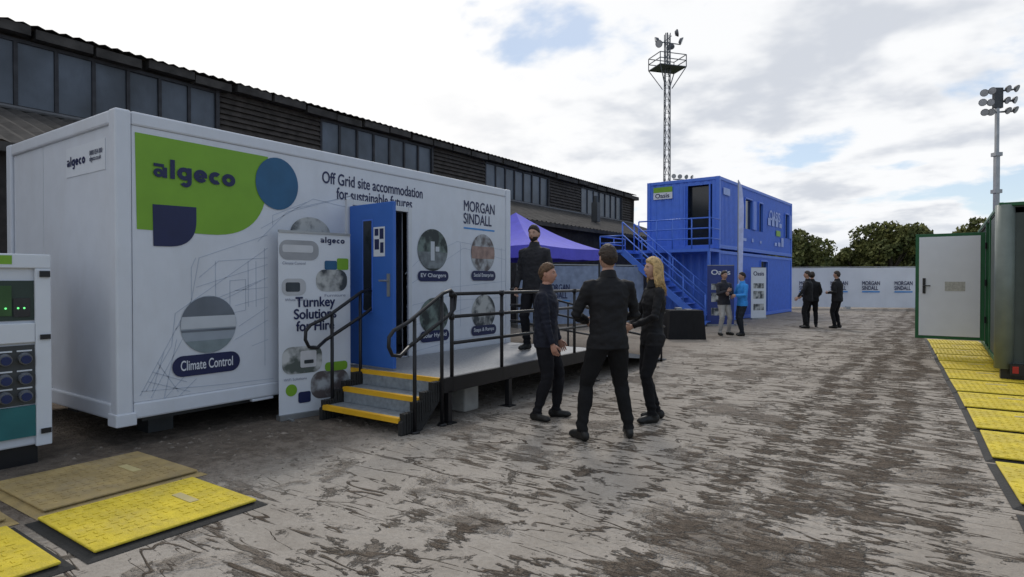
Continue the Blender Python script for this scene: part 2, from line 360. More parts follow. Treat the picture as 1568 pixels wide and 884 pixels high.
for a in [((213,607),(293,460),(305,395),(410,360)),((230,610),(300,480),(400,430)),((222,600),(262,530),(268,480),(410,380)),((293,460),(293,410),(300,395)),
 ((305,425),(335,400),(410,395)),((330,460),(330,400)),((352,430),(352,480)),((352,430),(376,428),(376,475),(352,480)),((380,400),(380,470)),((300,440),(410,405)),
 ((268,505),(300,470),(410,425)),((225,585),(290,600)),((232,570),(285,585)),((240,555),(272,600)),((250,540),(232,600)),((215,600),(330,590),(418,580)),
 ((395,370),(440,325),(540,300)),((400,350),(480,305),(541,320)),((418,345),(418,330),(470,310)),((360,445),(410,440)),((360,468),(410,455)),((365,500),(410,470)),
 ((360,520),(410,490)),((385,530),(410,520)),((270,520),(250,610)),((283,575),(250,612)),((300,580),(270,610)),((450,320),(540,300)),((405,380),(405,560)),((392,400),(392,470)),
 ((620,420),(640,400),(700,370)),((622,440),(710,380),(781,400)),((700,370),(781,385)),((705,372),(705,500)),((690,440),(781,430)),((695,460),(781,455)),((630,540),(700,520),(781,510)),((768,380),(768,520)),((622,470),(700,450)),((628,500),(720,470)) ]: L(*a)
ln.make('building_line_drawing',lineblue,cab)
b=B(); yE=YA+.03
b.box(-8.42+1.42,-8.42+2.28,yE-.006,yE-.001,2.50,2.78); b.make('end_sign',white2,cab)
logo(cab,'end_sign_lettering',(-6.98,yE-.006,2.60),(1,0,0),(0,0,1),navy,.46,off=.003)
text(cab,'end_sign_small_print','0800 854 000\nalgeco.co.uk',(-6.46,yE-.006,2.59),(1,0,0),(0,0,1),navy,width=.27,height=.11,off=.004)
b=B()
for x in (-7.6,): b.box(x-.002,x+.002,YA+.026,YA+.029,.45,2.87)
b.make('panel_joints',MATS['door_frame_white'],cab)
# ------------------------------------------------------------------ access platform with steps
pl=root('access_platform_with_steps')
XL,XR=-5.43,-4.26
b=B(); b.box(-5.86,XR-.0,4.82,8.3,.452,.48); b.make('deck_grating',grating,pl)
b=B(); b.box(XR,XR+.05,4.80,8.3,.33,.485); b.box(-5.86,XR,4.79,4.818,.33,.45); b.box(-5.86,XR,8.3,8.34,.33,.47)
for x in (XR+.02,-5.7):
    for y in (4.9,6.0,7.1,8.2): b.box(x-.03,x+.03,y-.03,y+.03,0,.34); b.box(x-.07,x+.07,y-.07,y+.07,0,.012)
b.make('deck_frame',blackm,pl)
b=B(); b.box(-5.86,XR,4.775,4.82,.481,.487); b.box(-5.86,XR,4.772,4.789,.44,.480)
for z,y in ((.16,4.25),(.32,4.52)): b.box(XL,XR-.03,y-.02,y+.035,z-.002,z+.004); b.box(XL,XR-.03,y-.024,y-.001,z-.045,z-.003)
b.make('yellow_nosings',yellow,pl)
b=B()
for z,y in ((.16,4.25),(.32,4.52)): b.box(XL,XR-.03,y,y+.27,z-.035,z-.003); b.box(XL+.02,XR-.05,y+.25,y+.262,z,z+.12)
b.make('step_treads',stepgrey,pl)
b=B()
for x in (XL-.05,XR-.03):
    for i,(y,z) in enumerate(((4.26,.20),(4.4,.29),(4.53,.37),(4.67,.45))):
        for k in range(4): b.box(x-.01,x+.06,y+k*.034-.01,y+k*.034+.014,max(0.0,z-.19),z+.01)
    b.prism([(x,4.22,0),(x,4.5,0),(x,4.85,.33),(x,4.85,.45),(x,4.22,.13)],(.05,0,0))
b.make('rubber_side_guards',rubber,pl,bevel=.004)
b=B(); R_=.019
for x in (XL-.03,XR+.04):
    hr=[(x,4.30,.86),(x,4.18,.78),(x,4.08,.80),(x,4.035,.88),(x,4.04,.97),(x,4.10,1.03),(x,4.3,1.10),(x,4.8,1.37),(x,4.92,1.40),(x,5.0,1.34),(x,4.98,1.2),(x,4.86,1.12),(x,4.3,.86)]
    b.tube(hr,R_,10)
    for y,zt in ((4.38,1.13),(4.78,1.35)): b.tube([(x,y,0.0),(x,y,zt)],R_,8); b.tube([(x,y,0),(x,y,.02)],.05,10)
xr=XR+.03
for z in (1.36,1.12,.84): b.tube([(xr,4.95,z),(xr,8.25,z)],R_,8)
for y in (4.95,5.85,6.8,7.6,8.25): b.tube([(xr,y,.33),(xr,y,1.36)],R_*1.1,8); b.tube([(xr,y,1.33),(xr,y,1.385)],.03,8); b.tube([(xr,y,1.09),(xr,y,1.15)],.03,8)
for x in (xr,-5.7):
    for z in (1.36,1.1,.84): b.tube([(x,8.25,z),(x,10.9,z-.42),(x,11.05,z-.46)],R_,8)
    for y in (9.1,10,10.9): b.tube([(x,y,0),(x,y,1.36-(y-8.25)*.158)],R_,8)
for z in (1.36,1.1,.84): b.tube([(-5.8,8.27,z),(-5.45,8.27,z)],R_,8)
b.make('black_handrails',blackm,pl,smooth=True)
b=B(); b.prism([(-5.75,8.34,.48),(-5.75,11.2,.02),(-5.75,11.2,0),(-5.75,8.34,.36)],(1.5,0,0)); b.make('ramp',grating,pl)
cb=root('concrete_block'); b=B(); b.prism([(-4.68,5.4,0),(-4.42,5.4,0),(-4.44,5.42,.30),(-4.66,5.42,.30)],(0,.26,0)); b.make('block_body',conc,cb,bevel=.02)
b=B(); b.box(-4.60,-4.50,5.48,5.62,.299,.32); b.make('lifting_recess_lid',greydk,cb)
# ------------------------------------------------------------------ roll-up banner
def banner(name,A,Bp,h):
    r=root(name); A=V(A);Bp=V(Bp);R=(Bp-A).normalized();U=V((0,0,1));N=R.cross(U); wd=(Bp-A).length
    b=B(); b.add([A+U*.06,Bp+U*.06,Bp+U*h,A+U*h,A+U*.06-N*.004,Bp+U*.06-N*.004,Bp+U*h-N*.004,A+U*h-N*.004],[(0,1,2,3),(7,6,5,4),(0,4,5,1),(3,2,6,7),(0,3,7,4),(1,5,6,2)]); b.make('banner_print',white2,r)
    b=B(); b.beam(A+U*.03-N*.02,Bp+U*.03-N*.02,.10,.055); b.beam(A+U*h,Bp+U*h,.02,.025); b.beam(A+R*wd*.5-N*.03+U*.05,A+R*wd*.5-N*.02+U*h,.015)
    b.beam(A+R*.1-N*.15+U*.01,A+R*.1+N*.12+U*.01,.03,.015);b.beam(Bp-R*.1-N*.15+U*.01,Bp-R*.1+N*.12+U*.01,.03,.015)
    b.make('cassette_and_pole',galv,r)
    def shape(nm,pts,mat,off=.004): B().poly([A+R*x*wd+U*z*h+N*off for x,z in pts]).make(nm,mat,r)
    def oval(nm,x,z,rx,rz,mat,off=.004): shape(nm,[(x+rx*math.cos(2*math.pi*i/28),z+rz*math.sin(2*math.pi*i/28)) for i in range(28)],mat,off)
    return r,A,R,U,N,wd,shape,oval
def rr(x0,x1,z0,z1,r,ax=2.35):
    o=[]
    for cx,cz,s in ((x1-r*ax,z1-r,0),(x0+r*ax,z1-r,90),(x0+r*ax,z0+r,180),(x1-r*ax,z0+r,270)):
        for i in range(7): t=math.radians(s+15*i); o.append((cx+r*ax*math.cos(t),cz+r*math.sin(t)))
    return o
r,A,R,U,N,wd,shape,oval=banner('roll_up_banner',(-5.77,3.93,0),(-5.62,4.77,0),2.03)
shape('heater_picture',rr(.01,.54,.85,.955,.045),M('pic_h',(.33,.34,.36),.5,var=.15,scale=3))
shape('heater_unit',rr(.05,.46,.89,.93,.012),M('pic_h2',(.55,.56,.58),.5,var=.05),.006)
shape('microwave_picture',rr(.04,.36,.66,.75,.035),M('pic_m',(.45,.46,.48),.5,var=.1)); shape('microwave_window',rr(.09,.28,.68,.73,.01),pdark,.006)
shape('furniture_picture',rr(.50,.95,.68,.80,.05),mixp)
shape('furniture_green',rr(.80,.97,.80,.865,.01),green,.006); shape('furniture_navy',rr(.62,.80,.80,.85,.01),teal,.006)
shape('extinguisher_picture',rr(.04,.58,.24,.385,.05),picmat('pic_mix2',(.10,.12,.11),(.55,.56,.56))); shape('machine_window',rr(.28,.5,.27,.36,.01),M('pic_m3',(.6,.6,.62),.5),.006); shape('machine_slot',rr(.33,.46,.29,.31,.005),pdark,.008)
shape('lower_picture',rr(.42,.97,.09,.24,.06),mixr); shape('green_tag',rr(.62,.95,.235,.285,.02),green,.006)
oval('green_dot',.16,.155,.075,.032,green); shape('navy_tile',rr(.25,.42,.08,.14,.012),navy,.006)
logo(r,'banner_logo',A+R*wd*.56+U*1.925,R,U,navy,.33,off=.004)
text(r,'banner_title','Turnkey\nSolutions\nfor Hire',A+R*wd*.20+U*.95,R,U,navy,width=.50,height=.37,bold=.028,off=.006,align='C')
for k,(x,z,t) in enumerate(((.05,.825,'Climate Control'),(.08,.63,'White Goods'),(.62,.65,'Furniture'),(.06,.205,'WiFi Solutions'))):
    text(r,'banner_caption_%d'%k,t,A+R*wd*x+U*(z*2.03),R,U,M('caption_grey',(.2,.22,.3)),width=.26,height=.03,bold=0,off=.006)
# ------------------------------------------------------------------ power unit at left
pw=root('hybrid_power_unit')
b=B(); b.box(-7.1,-6.06,.5,1.98,.16,1.70); b.make('enclosure',white,pw,bevel=.015)
xf=-6.06
b=B()
for y0,y1,z0,z1 in ((.5,1.98,1.60,1.715),(1.87,1.98,.15,1.60),(.5,1.869,1.0,1.16)): b.box(xf+.001,xf+.035,y0,y1,z0,z1)
b.make('door_frame',white2,pw,bevel=.008)
b=B(); b.box(xf+.001,xf+.012,.6,1.87,1.18,1.5); b.make('control_recess',M('pw_dark',(.03,.05,.04),.5),pw)
b=B(); b.box(xf+.012,xf+.02,1.3,1.72,1.22,1.46); b.make('green_control_panel',M('pw_green',(.04,.10,.03),.5,var=.2),pw)
b=B(); b.box(xf+.012,xf+.024,1.73,1.84,1.21,1.36); b.box(xf+.0201,xf+.024,1.5,1.6,1.34,1.42); b.make('screen',glassdk,pw)
b=B(); 
for y in (1.62,1.68,1.76,1.80): b.ell((xf+.026,y,1.28),(.005,.008,.008),nu=8,nv=6)
em=bpy.data.materials.new('indicator_led'); em.use_nodes=True; e=em.node_tree.nodes['Principled BSDF']; e.inputs['Base Color'].default_value=(.1,.8,.2,1); e.inputs['Emission Color'].default_value=(.2,1,.3,1); e.inputs['Emission Strength'].default_value=1.0
b.make('indicator_lamps',em,pw)
b=B(); b.box(xf+.001,xf+.015,.6,1.87,.50,.98); b.make('socket_panel',greydk,pw)
b=B(); b2=B(); b3=B()
for z in (.88,.72,.58):
    for i in range(8):
        y=1.80-i*.13; b.tube([(xf+.015,y,z),(xf+.055,y,z-.01)],.045,14); b2.tube([(xf+.056,y,z-.01),(xf+.07,y,z-.012)],.034,14); b3.box(xf+.0151,xf+.02,y-.05,y+.05,z+.05,z+.062)
b.make('socket_outlets',M('socket_grey',(.16,.17,.19),.5),pw); b2.make('socket_lids',M('socket_blue',(.02,.035,.12),.4),pw); b3.make('socket_tags',white2,pw)
b=B(); b.box(xf+.002,xf+.03,.5,1.868,.24,.49); b.make('teal_skirt',M('pw_teal',(.02,.14,.15),.5),pw)
b=B(); b.box(-7.0,-6.1,.5,1.9,0,.158); b.box(xf+.036,xf+.05,1.90,1.97,1.53,1.58); b.box(xf+.036,xf+.05,1.90,1.97,1.02,1.06); b.box(xf+.036,xf+.05,1.90,1.97,.25,.29); b.make('base_and_hinges',blackm,pw)
b=B(); b.box(xf+.036,xf+.038,1.60,1.72,1.63,1.70); b.make('label_plate',green,pw)
# ------------------------------------------------------------------ trench cover mats
def mat_cover(x0,x1,y0,y1,m,rz=0):
    cx,cy=(x0+x1)/2,(y0+y1)/2; r=root('trench_cover_mat',(cx,cy,0),rz); a,b_=(x1-x0)/2,(y1-y0)/2
    g=B(); s=.10
    vs=[(-a,-b_,.004),(a,-b_,.004),(a,b_,.004),(-a,b_,.004),(-a+s,-b_+s,.034),(a-s,-b_+s,.034),(a-s,b_-s,.034),(-a+s,b_-s,.034)]
    g.add(vs,[(0,1,5,4),(1,2,6,5),(2,3,7,6),(3,0,4,7),(4,5,6,7)]); g.make('rubber_edge',rubber if m is matyel else matbrown,r)
    g=B(); g.box(-a+.05,a-.05,-b_+.05,b_-.05,.028,.045); g.make('cover_plate',m,r,bevel=.008)
    g=B()
    for i in range(int((2*a-.14)/.065)):
        for j in range(int((2*b_-.14)/.065)):
            x=-a+.09+i*.065;y=-b_+.09+j*.065
            if random.random()<.93:
                dx,dy=(.02,.006) if (i+j)%2 else (.006,.02); g.box(x-dx,x+dx,y-dy,y+dy,.044,.0485)
    g.make('grip_studs',m,r)
    g=B(); g.box(-.12,.12,b_*.35,b_*.35+.06,.0451,.0495); g.make('maker_plate',M('mat_plate',(.5,.42,.2),.6),r)
mat_cover(-4.60,-3.68,1.36,2.42,matyel); mat_cover(-5.66,-4.62,1.42,2.52,matbrown,.02)
mat_cover(-4.60,-3.68,.24,1.31,matyel); mat_cover(-5.66,-4.64,.28,1.35,matbrown)
y=3.9; 
for i in range(12):
    xl=.42-(y-4)*.052; wd_=1.12
    mat_cover(xl,xl+wd_,y,y+1.17,matyel,math.radians(3)+random.uniform(-.02,.02))
    y+=1.22 if i!=0 else 1.3
for y in (9.2,10.5): mat_cover(1.7,2.75,y,y+1.1,matyel,.05)
# ------------------------------------------------------------------ warehouse
wh=root('old_warehouse'); XW=-15.0; ZE=6.57; ZS=4.87
b=B(); b.box(XW-.3,XW-.12,-40,34,ZS-.2,ZE); b.box(-30,XW-.3,33.7,34,0,ZE); b.box(-11.9,-11.7,-40,33.9,0,3.55); b.make('walls',brickdk,wh)
glass=B();frame=B();slat=B()
y=3.7-8*5
while y<33:
    y1=min(y+4.8,33.9)
    np_=7; pw_=(y1-y)/np_
    for i in range(np_):
        t=random.uniform(-.01,.01); glass.box(XW-.10,XW-.07+t,y+i*pw_+.04,y+(i+1)*pw_-.04,ZS+.12,ZE-.34)
        frame.box(XW-.11,XW-.03,y+i*pw_-.035,y+i*pw_+.035,ZS+.08,ZE-.30)
    frame.box(XW-.11,XW-.025,y,y1,ZS+.04,ZS+.11); frame.box(XW-.11,XW-.025,y,y1,ZE-.34,ZE-.27)
    ye=min(y+8,34); z=ZS+.05
    while z<ZE-.3:
        slat.add([(XW-.10,y1+.03,z),(XW-.10,ye-.03,z),(XW-.02,ye-.03,z+.01),(XW-.02,y1+.03,z+.01),(XW-.09,ye-.03,z+.15),(XW-.09,y1+.03,z+.15)],[(0,1,2,3),(3,2,4,5)])
        z+=.14
    frame.box(XW-.08,XW+.0,y1-.03,y1+.06,ZS,ZE-.25)
    y+=8
glass.make('clerestory_glazing',winglass,wh); frame.make('window_frames',M('old_frame',(.035,.035,.04),.7,var=.3),wh); slat.make('timber_cladding',timber,wh)
b=B(); y=-36.0
while y<34.2:
    dz=random.uniform(-.035,.03); b.box(XW-.4,XW+.16+random.uniform(-.03,.03),y,y+random.uniform(.9,1.06),ZE-.24+dz,ZE-.05+dz); y+=1.07
vs=[];fs=[];n=0;yy=-36.0
while yy<34.2:
    h=.04*(1 if n%2 else 0); vs+=[(XW+.22,yy,ZE-.03+h),(XW-7,yy,ZE+1.0+h)]; yy+=.12; n+=1
for i in range(n-1): fs.append((2*i,2*i+2,2*i+3,2*i+1))
b.add(vs,fs); b.add([(XW-7,-36,ZE+1.03),(XW-7,34.2,ZE+1.03),(XW-15,34.2,ZE-.4),(XW-15,-36,ZE-.4)],[(0,1,2,3)])
b.add([(XW+.1,34.0,ZE-.1),(XW-7,34.0,ZE+.95),(XW-15,34,ZE-.5),(XW-15,34,0),(XW,34,0)],[(0,1,2,3,4)])
b.make('roof_sheeting',roofm,wh)
vs=[];fs=[];n=0;yy=-36.0;b=B()
while yy<34:
    h=.05*(1 if n%2 else 0); vs+=[(XW-.05,yy,ZS+h),(-11.4,yy,3.55+h)]; yy+=.15; n+=1
for i in range(n-1): fs.append((2*i,2*i+1,2*i+3,2*i+2))
b.add(vs,fs); b.box(-11.5,-11.36,-36,34,3.42,3.56); b.make('lean_to_roof',roofm,wh)
b=B(); b.tube([(XW+.03,-36,ZS+.03),(XW+.03,34,ZS+.03)],.05,8); b.make('gutter_pipe',M('old_gutter',(.12,.12,.125),.6),wh)
b=B(); b.box(-13.2,-12.9,25.3,25.6,4.2,5.1); b.tube([(-13.05,25.45,5.1),(-13.05,25.45,5.4)],.12,10); b.make('roof_vent',greydk,wh)
# ------------------------------------------------------------------ blue container stack
bs=root('stacked_blue_containers',(-6.42,22.0,0),math.radians(-3))
Wd,Ln,Hm=2.77,10.1,2.58
body=B();frm=B();dark=B();wht=B();grn=B()
def corr(b,a,bb,z0,z1,nrm,amp=.035,step=.14,holes=()):
    a=V(a);bb=V(bb);L_=(bb-a).length;t=(bb-a).normalized();nrm=V(nrm);d=0;pr=[]
    while d<L_:
        for dd,h in ((0,0),(step*.35,0),(step*.5,-amp),(step*.85,-amp)): 
            if d+dd<L_: pr.append((d+dd,h))
        d+=step
    pr.append((L_,0))
    for i in range(len(pr)-1):
        d0,h0=pr[i];d1,h1=pr[i+1];mid=(d0+d1)/2; sp=[(z0,z1)]
        for hx0,hx1,hz0,hz1 in holes:
            if hx0<mid<hx1 and hz0<z1 and hz1>z0: sp=[q for q in ((z0,max(z0,hz0)),(min(z1,hz1),z1)) if q[1]-q[0]>.01]
        for q0,q1 in sp:
            p=[a+t*d0+nrm*h0,a+t*d1+nrm*h1]; b.add([p[0]+V((0,0,q0)),p[1]+V((0,0,q0)),p[1]+V((0,0,q1)),p[0]+V((0,0,q1))],[(0,1,2,3)])
sideholes=[(5.0,6.0,.2,2.3),(2.9,3.8,3.55,4.7),(4.7,5.25,3.55,4.7),(8.8,9.5,3.5,4.6)]
endholes=[(Wd-1.25,Wd-.38,2.78,4.95)]
for lv in (0,1):
    z0=lv*(Hm+.05)
    corr(body,(-.03,.1,0),(-.03,Ln-.1,0),z0+.16,z0+Hm-.1,(1,0,0),holes=sideholes)
    corr(body,(-Wd+.1,.03,0),(-.1,.03,0),z0+.16,z0+Hm-.1,(0,-1,0),amp=.02,step=.3,holes=endholes)
    body.box(-Wd+.02,-Wd+.05,.1,Ln-.1,z0+.15,z0+Hm-.1); body.box(-Wd+.1,-.1,Ln-.05,Ln-.02,z0+.15,z0+Hm-.1)
    body.box(-Wd+.05,-.05,.05,Ln-.05,z0+Hm-.08,z0+Hm-.03)
    for x0,x1 in ((-Wd,-Wd+.14),(-.14,0.0)):
        for y0,y1 in ((0,.14),(Ln-.14,Ln)): frm.box(x0,x1,y0,y1,z0,z0+Hm)
        frm.box(x0+.01,x1-.008,.141,Ln-.141,z0+.02,z0+.158); frm.box(x0+.01,x1-.008,.141,Ln-.141,z0+Hm-.118,z0+Hm-.002)
    frm.box(-Wd+.141,-.141,.006,.12,z0+.02,z0+.158); frm.box(-Wd+.141,-.141,.006,.12,z0+Hm-.118,z0+Hm-.002)
for h in sideholes: dark.box(-.10,-.085,h[0],h[1],h[2],h[3]); frm.box(-.09,.02,h[0]-.06,h[0],h[2],h[3]); frm.box(-.09,.02,h[1],h[1]+.06,h[2],h[3]); frm.box(-.09,.018,h[0],h[1],h[3],h[3]+.06)
dark.box(-1.28,-.36,.25,.27,2.78,4.95); frm.box(-1.31,-1.251,-.01,.25,2.75,4.97); frm.box(-.38,-.33,-.01,.25,2.75,4.97)
frm.box(-.0,.03,3.86,4.3,3.55,4.7); frm.box(-.0,.03,9.55,9.95,3.5,4.6)
body.make('corrugated_walls',blue,bs); frm.make('steel_frames',blue,bs,bevel=.01); dark.make('dark_openings',glassdk,bs)
random.seed(5)
for i in range(16):
    y=1.0+i*.55; h=random.uniform(.1,.45); 
    if random.random()<.55: wht.box(.001,.007,y,y+random.uniform(.15,.4),3.05,3.05+h)
for y in (6.0,6.6,7.2,7.8): wht.box(.001,.007,y,y+.4,3.9,4.0+random.random()*.3)
wht.box(.001,.007,.4,1.1,4.6,4.85); wht.box(-2.35,-1.75,-.008,-.002,4.62,4.86)
wht.make('white_vinyl_graphics',M('pale_blue_vinyl',(.30,.40,.75),.5,var=.1),bs)
grn.box(-2.5,-1.75,-.014,-.009,4.80,5.0); grn.box(.001,.008,7.3,8.0,3.5,3.75); grn.make('green_vinyl_graphics',green,bs)
b=B(); b.box(-2.5,-1.75,-.013,-.009,4.55,4.799); b.make('name_sign',white2,bs)
text(bs,'name_sign_lettering','Oasis',(-2.42,-.014,4.60),(1,0,0),(0,0,1),navy,width=.55,height=.16,bold=.02,off=.004)
text(bs,'side_lettering','OASIS',(.0,6.2,4.15),(0,1,0),(0,0,1),MATS['pale_blue_vinyl'],width=1.7,height=.4,bold=.03,off=.01)
s_=B(); rl=B()
s_.box(-Wd-.9,.05,-1.05,-.02,2.50,2.60)
for x in (-Wd-.85,-1.4,.0): s_.box(x-.04,x+.04,-1.04,-.96,0,2.5)
x0,z0,x1,z1=-2.75,2.58,.25,0.05
for yy in (-2.0,-1.1): s_.beam((x0,yy,z0-.05),(x1,yy,z1),.05,.22)
for i in range(13):
    t=(i+.5)/13; x=x0+(x1-x0)*t; z=z0+(z1-z0)*t; s_.box(x-.12,x+.12,-1.98,-1.12,z-.02,z+.015)
s_.box(-Wd-.9,-2.72,-2.05,-1.051,2.50,2.60); s_.box(-Wd-.88,-Wd-.8,-2.03,-1.95,0,2.5)
for yy in (-2.0,-1.1):
    for dz in (1.0,.55): rl.tube([(x0,yy,z0+dz),(x1,yy,z1+dz)],.025,6)
    for i in range(5): t=i/4; rl.tube([(x0+(x1-x0)*t,yy,z0+(z1-z0)*t),(x0+(x1-x0)*t,yy,z0+(z1-z0)*t+1.0)],.025,6)
for z in (3.65,3.3,2.95):
    rl.tube([(-2.6,-1.03,z),(.03,-1.03,z)],.025,6); rl.tube([(.03,-1.03,z),(.03,-.03,z)],.025,6)
for z in (3.1,2.85):
    rl.tube([(-Wd-.87,-2.03,z),(-Wd-.87,-.1,z)],.025,6); rl.tube([(-Wd-.87,-2.03,z),(-2.75,-2.03,z)],.025,6)
for x in (-2.6,-1.9,-1.3,-.6,.03): rl.tube([(x,-1.03,2.6),(x,-1.03,3.65)],.025,6)
for y in (-2.03,-1.0,-.1): rl.tube([(-Wd-.87,y,2.6),(-Wd-.87,y,3.1)],.025,6)
s_.make('external_stair',blue,bs); rl.make('stair_handrails',blue,bs,smooth=True)
def simple_banner(name,loc,rz,wd,h,kind=0):
    r=root(name,loc,rz)
    b=B(); b.box(-wd/2,wd/2,-.005,.005,.06,h); b.make('banner_print',white2 if kind==0 else M('banner_navy',(.03,.05,.2),.5),r)
    b=B(); b.box(-wd/2,wd/2,-.07,.07,0,.06); b.box(-wd/2,wd/2,-.012,.012,h,h+.02); b.box(-.01,.01,.02,.03,.05,h); b.make('base_and_pole',galv,r)
    b=B()
    for z,c in ((.35,.25),(.8,.3),(1.2,.2)): b.box(-wd*.35,wd*.35,-.008,-.006,z,z+c)
    b.make('banner_pictures',mixp,r)
    text(r,'banner_lettering','Oasis',(-wd*.35,-.006,h-.3),(1,0,0),(0,0,1),navy if kind==0 else white2,width=wd*.7,height=.16,bold=.02,off=.004)
simple_banner('roll_up_banner',c2w(9.6,23.9),ANG+.5,.85,2.0)
simple_banner('roll_up_banner',c2w(6.9,20.3),ANG-.2,.85,2.0,1)
p=c2w(7.65,20.8); ff=root('feather_flag',p)
b=B(); b.tube([(0,0,0),(0,0,4.9)],.018,6); b.box(-.3,.3,-.03,.03,0,.03); b.box(-.03,.03,-.3,.3,0,.03); b.make('pole_and_base',galv,ff)
b=B(); b.add([(.0,.0,.9),(.12,.10,1.0),(.16,.13,4.0),(.10,.08,4.7),(.0,.0,4.93)],[(0,1,2,3,4)]); b.make('flag_cloth',M('flag_cloth_mat',(.50,.56,.85),.7),ff)
tp=c2w(4.46,16.0); tb=root('black_clothed_table',tp,ANG)
b=B(); vs=[];n=40
for z,k in ((.74,1),(.70,1.02),(.0,1.12)):
    for i in range(n):
        t=2*math.pi*i/n; c_,s_2=math.cos(t),math.sin(t); q=max(abs(c_),abs(s_2)); w_=1+(.03*math.sin(i*2.9) if z<.1 else 0)
        vs.append((.42*c_/q*k*w_,.35*s_2/q*k*w_,z))
fs=[tuple(range(n))]+[(r_*n+i,(r_+1)*n+i,(r_+1)*n+(i+1)%n,r_*n+(i+1)%n) for r_ in (0,1) for i in range(n)]
b.add(vs,fs); b.make('table_cloth',M('black_cloth',(.012,.012,.014),.9,bump=.3,bscale=8),tb)
b=B(); b.box(-.2,-.05,-.1,.1,.742,.80); b.box(.05,.22,-.12,.1,.742,.76); b.make('leaflets',galv,tb)
# ------------------------------------------------------------------ gazebo
gz=root('blue_gazebo'); gx0,gx1,gy0,gy1,ze,zp=-9.9,-6.9,10.7,13.7,2.26,3.14
cx,cy=(gx0+gx1)/2,(gy0+gy1)/2; b=B(); n=10
cor=[(gx0,gy0),(gx1,gy0),(gx1,gy1),(gx0,gy1)]
for k in range(4):
    a=V((*cor[k],ze));c_=V((*cor[(k+1)%4],ze));vs=[]
    for i in range(n+1):
        t=i/n
        for j in range(n+1):
            s2=j/n; e=a.lerp(c_,s2); p=e.lerp(V((cx,cy,zp)),t); p.z-= .10*math.sin(math.pi*t)+.03*math.sin(math.pi*s2)*(1-t); vs.append(p)
    b.add(vs,[(i*(n+1)+j,i*(n+1)+j+1,(i+1)*(n+1)+j+1,(i+1)*(n+1)+j) for i in range(n) for j in range(n)])
    vs=[]
    for j in range(n*3+1):
        s2=j/(n*3); e=a.lerp(c_,s2); e.z-=.03*math.sin(math.pi*s2); vs+= [e,e+V((0,0,-.24-.02*abs(math.sin(s2*9)) ))]
    b.add(vs,[(2*j,2*j+1,2*j+3,2*j+2) for j in range(n*3)])
b.make('canopy',purple,gz,smooth=True)
b=B()
for x,y in cor: b.beam((x*.99+cx*.01,y*.99+cy*.01,0),(x*.99+cx*.01,y*.99+cy*.01,ze),.04)
b.make('frame_legs',greydk,gz)
# ------------------------------------------------------------------ hoardings
def hoarding(A,Bp,h,mat=None):
    A=V(A);Bp=V(Bp); R=(Bp-A).normalized(); U=V((0,0,1)); N=R.cross(U); L_=(Bp-A).length; r=root('banner_fence')
    b=B(); n=int(L_/.25); vs=[]
    for i in range(n+1):
        p=A+R*(L_*i/n)+N*(.02*math.sin(i*1.3)+.015*math.sin(i*.37)); vs+=[p+U*.08,p+U*(h-.02*abs(math.sin(i*.27)))]
    b.add(vs,[(2*i,2*i+2,2*i+3,2*i+1) for i in range(n)]); b.make('fence_banner',mat or M('hoarding_white',(.62,.65,.70),.6,var=.08,scale=.8),r)
    b=B(); d=0
    while d<L_: p=A+R*d-N*.07; b.beam(p,p+U*(h+.05),.04); b.beam(p+U*.06-N*.3,p+U*.06+N*.25,.2,.12); d+=3.4
    b.beam(A-N*.07+U*(h+.03),Bp-N*.07+U*(h+.03),.035); b.make('posts_and_feet',galv,r)
    d=1.0;i=0
    while d<L_-1.4:
        text(r,'fence_lettering_%d'%i,'MORGAN\nSINDALL',A+R*d+U*(h*.46),R,U,navy,width=.85,height=.46,bold=.02,off=.04); d+=1.55;i+=1
    b=B(); d=1.0
    while d<L_-1.4: b.add([A+R*d+N*.04+U*(h*.40),A+R*(d+.85)+N*.04+U*(h*.40),A+R*(d+.85)+N*.04+U*(h*.43),A+R*d+N*.04+U*(h*.43)],[(0,1,2,3)]); d+=1.55
    b.make('fence_underlines',MATS['line_blue'],r)
hoarding(c2w(14.6,33.5),c2w(31,30.0),2.2)
hoarding(c2w(0.2,19.5),c2w(4.6,21.5),2.0,mat=M('hoarding_blue',(.22,.27,.38),.6,var=.2))
# ------------------------------------------------------------------ green container right
gc=root('green_steel_container'); gx,gy=.72,11.6
b=B(); 
corr(b,(gx+.02,13.9+.9,0),(gx+.02,18,0),.3,2.55,(-1,0,0)); b.box(gx,gx+.03,11.75,13.6,.3,2.55)
b.box(gx+2.4,gx+2.44,11.6,18,.2,2.6); b.box(gx,gx+2.44,17.96,18,.2,2.6); b.box(gx,gx+2.44,11.6,18,2.58,2.64); b.box(gx,gx+2.44,11.6,18,.2,.3)
b.make('container_shell',darkgreen,gc)
b=B(); b.tube([(gx+.06,11.66,.2),(gx+.06,11.66,2.62)],.12,18); b.tube([(gx+2.4,11.66,.2),(gx+2.4,11.66,2.62)],.12,18); b.make('rounded_corner_posts',M('post_green',(.15,.18,.165),.4),gc,smooth=True)
b=B(); b.box(gx-.01,gx+2.45,11.56,11.62,2.60,2.65); b.box(gx-.02,gx+.05,13.62,13.70,.2,2.6); b.box(gx-.02,gx+.05,14.66,14.74,.2,2.6); b.box(gx-.015,gx+.04,11.62,18,2.60,2.66); b.box(gx-.02,gx+.04,11.62,18,.22,.3)
b.make('green_edge_trim',greenst,gc,bevel=.006)
b=B(); b.box(gx+.16,gx+2.3,11.64,11.66,.3,2.5); 
for x in (gx+.3,gx+.9,gx+1.5): b.box(x,x+.03,11.60,11.64,.3,2.5)
b.make('end_doors',darkgreen,gc)
b=B(); b.box(gx+.02,gx+2.4,11.62,11.8,.05,.2); b.box(gx+.1,gx+2.3,11.7,17.9,.08,.2)
